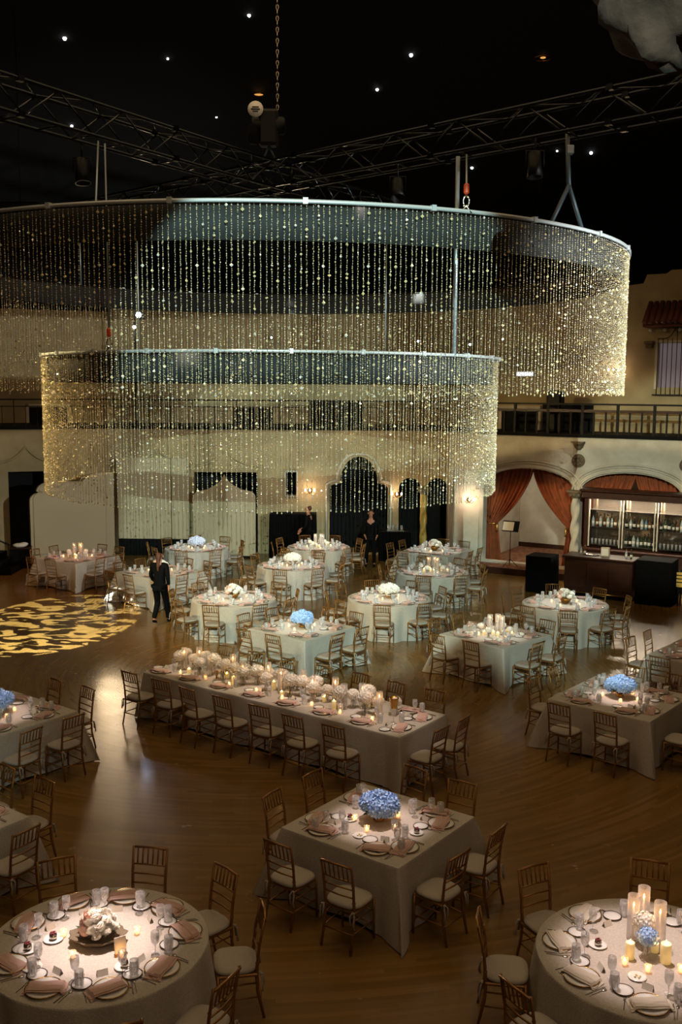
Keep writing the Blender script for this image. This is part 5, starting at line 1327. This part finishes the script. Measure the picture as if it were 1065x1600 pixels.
def person(label,loc,rz,J,hair,hairj,suit='suit_black',shirt=False):
    """J: joint positions in a frame that faces +Y"""
    e=empty('person',loc,rz); tag(e,label,'person')
    body={'pelvis':(J['pelvis'],(.12,.09)),'waist':(J['waist'],(.105,.08)),'chest':(J['chest'],(.135,.095)),'neckb':(J['neckb'],(.06,.055)),'neck':(J['neck'],.048),
     'chin':(J['chin'],(.062,.075)),'face':(J['face'],(.074,.09)),'crown':(J['crown'],(.062,.07))}
    ed=[('pelvis','waist'),('waist','chest'),('chest','neckb'),('neckb','neck'),('neck','chin'),('chin','face'),('face','crown')]
    for s in 'lr':
        for a,b,r in (('hip','chest',None),):pass
        body['hip'+s]=(J['hip'+s],.085); body['knee'+s]=(J['knee'+s],.055); body['ank'+s]=(J['ank'+s],.036); body['toe'+s]=(J['toe'+s],(.035,.025))
        body['sh'+s]=(J['sh'+s],.052); body['elb'+s]=(J['elb'+s],.038); body['wr'+s]=(J['wr'+s],.026)
        ed+=[('pelvis','hip'+s),('hip'+s,'knee'+s),('knee'+s,'ank'+s),('ank'+s,'toe'+s),('chest','sh'+s),('sh'+s,'elb'+s),('elb'+s,'wr'+s)]
        w=Vector(J['wr'+s]); d=(w-Vector(J['elb'+s])).normalized(); f=Vector((0,1,0)); side=d.cross(f)
        if side.length<.2: side=Vector((1,0,0))
        side.normalize(); sd=f-d*f.dot(d); sd=sd.normalized() if sd.length>.1 else Vector((0,0,1))
        body['palm'+s]=(tuple(w+d*.055),(.030,.018)); ed.append(('wr'+s,'palm'+s))
        curl=side*(1 if s=='l' else -1)*.012
        for k in range(4):
            b0=w+d*.085+sd*(.024-.016*k); ln=(.07,.078,.072,.055)[k]
            body[f'f{k}a'+s]=(tuple(b0),.0095); body[f'f{k}b'+s]=(tuple(b0+d*ln*.5-curl*.3),.0085); body[f'f{k}c'+s]=(tuple(b0+d*ln*.9-curl*1.6),.0075)
            ed+=[('palm'+s,f'f{k}a'+s),(f'f{k}a'+s,f'f{k}b'+s),(f'f{k}b'+s,f'f{k}c'+s)]
        body['ta'+s]=(tuple(w+d*.035+sd*.035),.011); body['tb'+s]=(tuple(w+d*.075+sd*.05),.009); ed+=[('wr'+s,'ta'+s),('ta'+s,'tb'+s)]
    skinmesh('body',body,ed,'skin','pelvis',1,e)
    # jacket
    jk={'hem':(tuple(Vector(J['pelvis'])+Vector((0,0,-.08))),(.165,.12)),'pelvis':(J['pelvis'],(.155,.115)),'waist':(J['waist'],(.135,.105)),'chest':(J['chest'],(.175,.12)),'neckb':(J['neckb'],(.075,.065))}
    je=[('hem','pelvis'),('pelvis','waist'),('waist','chest'),('chest','neckb')]
    for s in 'lr':
        jk['sh'+s]=(J['sh'+s],.068); jk['elb'+s]=(J['elb'+s],.055); jk['wr'+s]=(tuple(Vector(J['wr'+s]).lerp(Vector(J['elb'+s]),.1)),.042)
        je+=[('chest','sh'+s),('sh'+s,'elb'+s),('elb'+s,'wr'+s)]
    skinmesh('jacket',jk,je,suit,'pelvis',2,e)
    tr={'pelvis':(J['pelvis'],(.145,.11))}; te=[]
    for s in 'lr':
        tr['hip'+s]=(J['hip'+s],.10); tr['knee'+s]=(J['knee'+s],.073); tr['ank'+s]=(tuple(Vector(J['ank'+s])+Vector((0,0,.01))),.058); te+=[('pelvis','hip'+s),('hip'+s,'knee'+s),('knee'+s,'ank'+s)]
        a=Vector(J['ank'+s]); t=Vector(J['toe'+s]); 
        hd=Vector((a.x,a.y,0)); dirv=Vector((t.x-a.x,t.y-a.y,0)).normalized(); zb=min(a.z,t.z)-.035
        sh={'heel':(tuple(a-dirv*.05+Vector((0,0,-.03))),(.04,.035)),'mid':(tuple(a.lerp(t,.5)+Vector((0,0,-.0))),(.045,.035)),'toe':(tuple(t+dirv*.03),(.038,.026))}
        skinmesh('shoe',sh,[('heel','mid'),('mid','toe')],suit,'mid',1,e)
    skinmesh('trousers',tr,te,suit,'pelvis',2,e)
    F=Vector(J['face']); fd=Vector(J['facedir']).normalized(); sd=fd.cross(Vector((0,0,1))).normalized()
    mb=MB(); c=F+fd*.092+Vector((0,0,-.022)); mb.tube([F+fd*.085+Vector((0,0,.015)),c+fd*.012,F+fd*.085+Vector((0,0,-.035))],[.007,.015,.007],6); obj('nose',mb,'skin',e)
    for s in (-1,1):
        mb=MB(); mb.sphere(tuple(F+fd*.083+sd*.031*s+Vector((0,0,.012))),.011,.008,.007,8,5); obj('eye',mb,'black_paint',e)
        mb=MB(); mb.sphere(tuple(F+sd*.082*s+Vector((0,0,-.005))),.012,.018,.03,8,6); obj('ear',mb,'skin',e)
    mb=MB(); mb.sphere(tuple(F+fd*.084+Vector((0,0,-.058))),.022,.008,.006,8,5); obj('mouth',mb,'berry',e)
    if shirt:
        mb=MB(); q=Vector(J['neckb'])+fd*.055; mb.tube([q+sd*.05+Vector((0,0,.05)),q+fd*.02+Vector((0,0,-.02)),q-sd*.05+Vector((0,0,.05))],.012,6); obj('collar',mb,'shirt',e)
    skinmesh('hair',hairj,[(a,b) for a,b in zip(list(hairj)[:-1],list(hairj)[1:])],hair,list(hairj)[0],2,e)
    return e
# walking woman seen from behind, stepping to the right/back
J=dict(pelvis=(0,0,.95),waist=(0,.0,1.12),chest=(0,.01,1.32),neckb=(0,.0,1.45),neck=(0,.005,1.50),chin=(0,.03,1.555),face=(0,.03,1.61),crown=(0,.01,1.67),
 hipl=(-.09,0,.88),kneel=(-.10,.10,.50),ankl=(-.09,-.16,.15),toel=(-.09,-.06,.06),hipr=(.09,0,.88),kneer=(.10,.16,.49),ankr=(.10,.26,.085),toer=(.10,.40,.035),
 shl=(-.17,0,1.40),elbl=(-.24,.06,1.15),wrl=(-.24,.22,.97),shr=(.17,0,1.40),elbr=(.24,-.10,1.16),wrr=(.25,-.08,.93),facedir=(0,1,0))
H=dict(top=((0,0,1.70),(.06,.06)),back=((0,-.035,1.62),(.095,.085)),nape=((0,-.075,1.52),(.045,.04)),tail=((0,-.10,1.40),(.04,.035)),tip=((0,-.095,1.27),(.02,.018)))
person('woman in a black suit with a long ponytail walking past the tables',(-4.18,22.6,.0),R(-12),J,'hair_auburn',H,shirt=True)
# standing waiter facing the camera, hand on a chair back
J=dict(pelvis=(0,0,.95),waist=(0,.0,1.13),chest=(0,.02,1.34),neckb=(0,.03,1.50),neck=(0,.04,1.55),chin=(0,.07,1.61),face=(0,.065,1.675),crown=(0,.04,1.735),
 hipl=(-.09,0,.89),kneel=(-.11,.02,.50),ankl=(-.11,-.02,.09),toel=(-.12,.11,.035),hipr=(.09,0,.89),kneer=(.12,.03,.50),ankr=(.13,-.01,.09),toer=(.15,.12,.035),
 shl=(-.19,.02,1.42),elbl=(-.27,.04,1.15),wrl=(-.20,.22,.98),shr=(.19,.02,1.42),elbr=(.27,.10,1.16),wrr=(.16,.30,1.0),facedir=(0,1,-.25))
H=dict(top=((0,.02,1.775),(.055,.06)),back=((0,-.01,1.71),(.082,.08)),nape=((0,-.035,1.62),(.06,.05)))
person('waiter in black standing facing the camera before the dark archway',(.92,30.3,0),R(175),J,'hair_auburn',H)
J2=dict(J); J2['facedir']=(0,1,-.2)
person('waiter in black standing sideways by the black console, face turned left',(-1.0,31.2,0),R(75),J2,'hair_auburn',H)
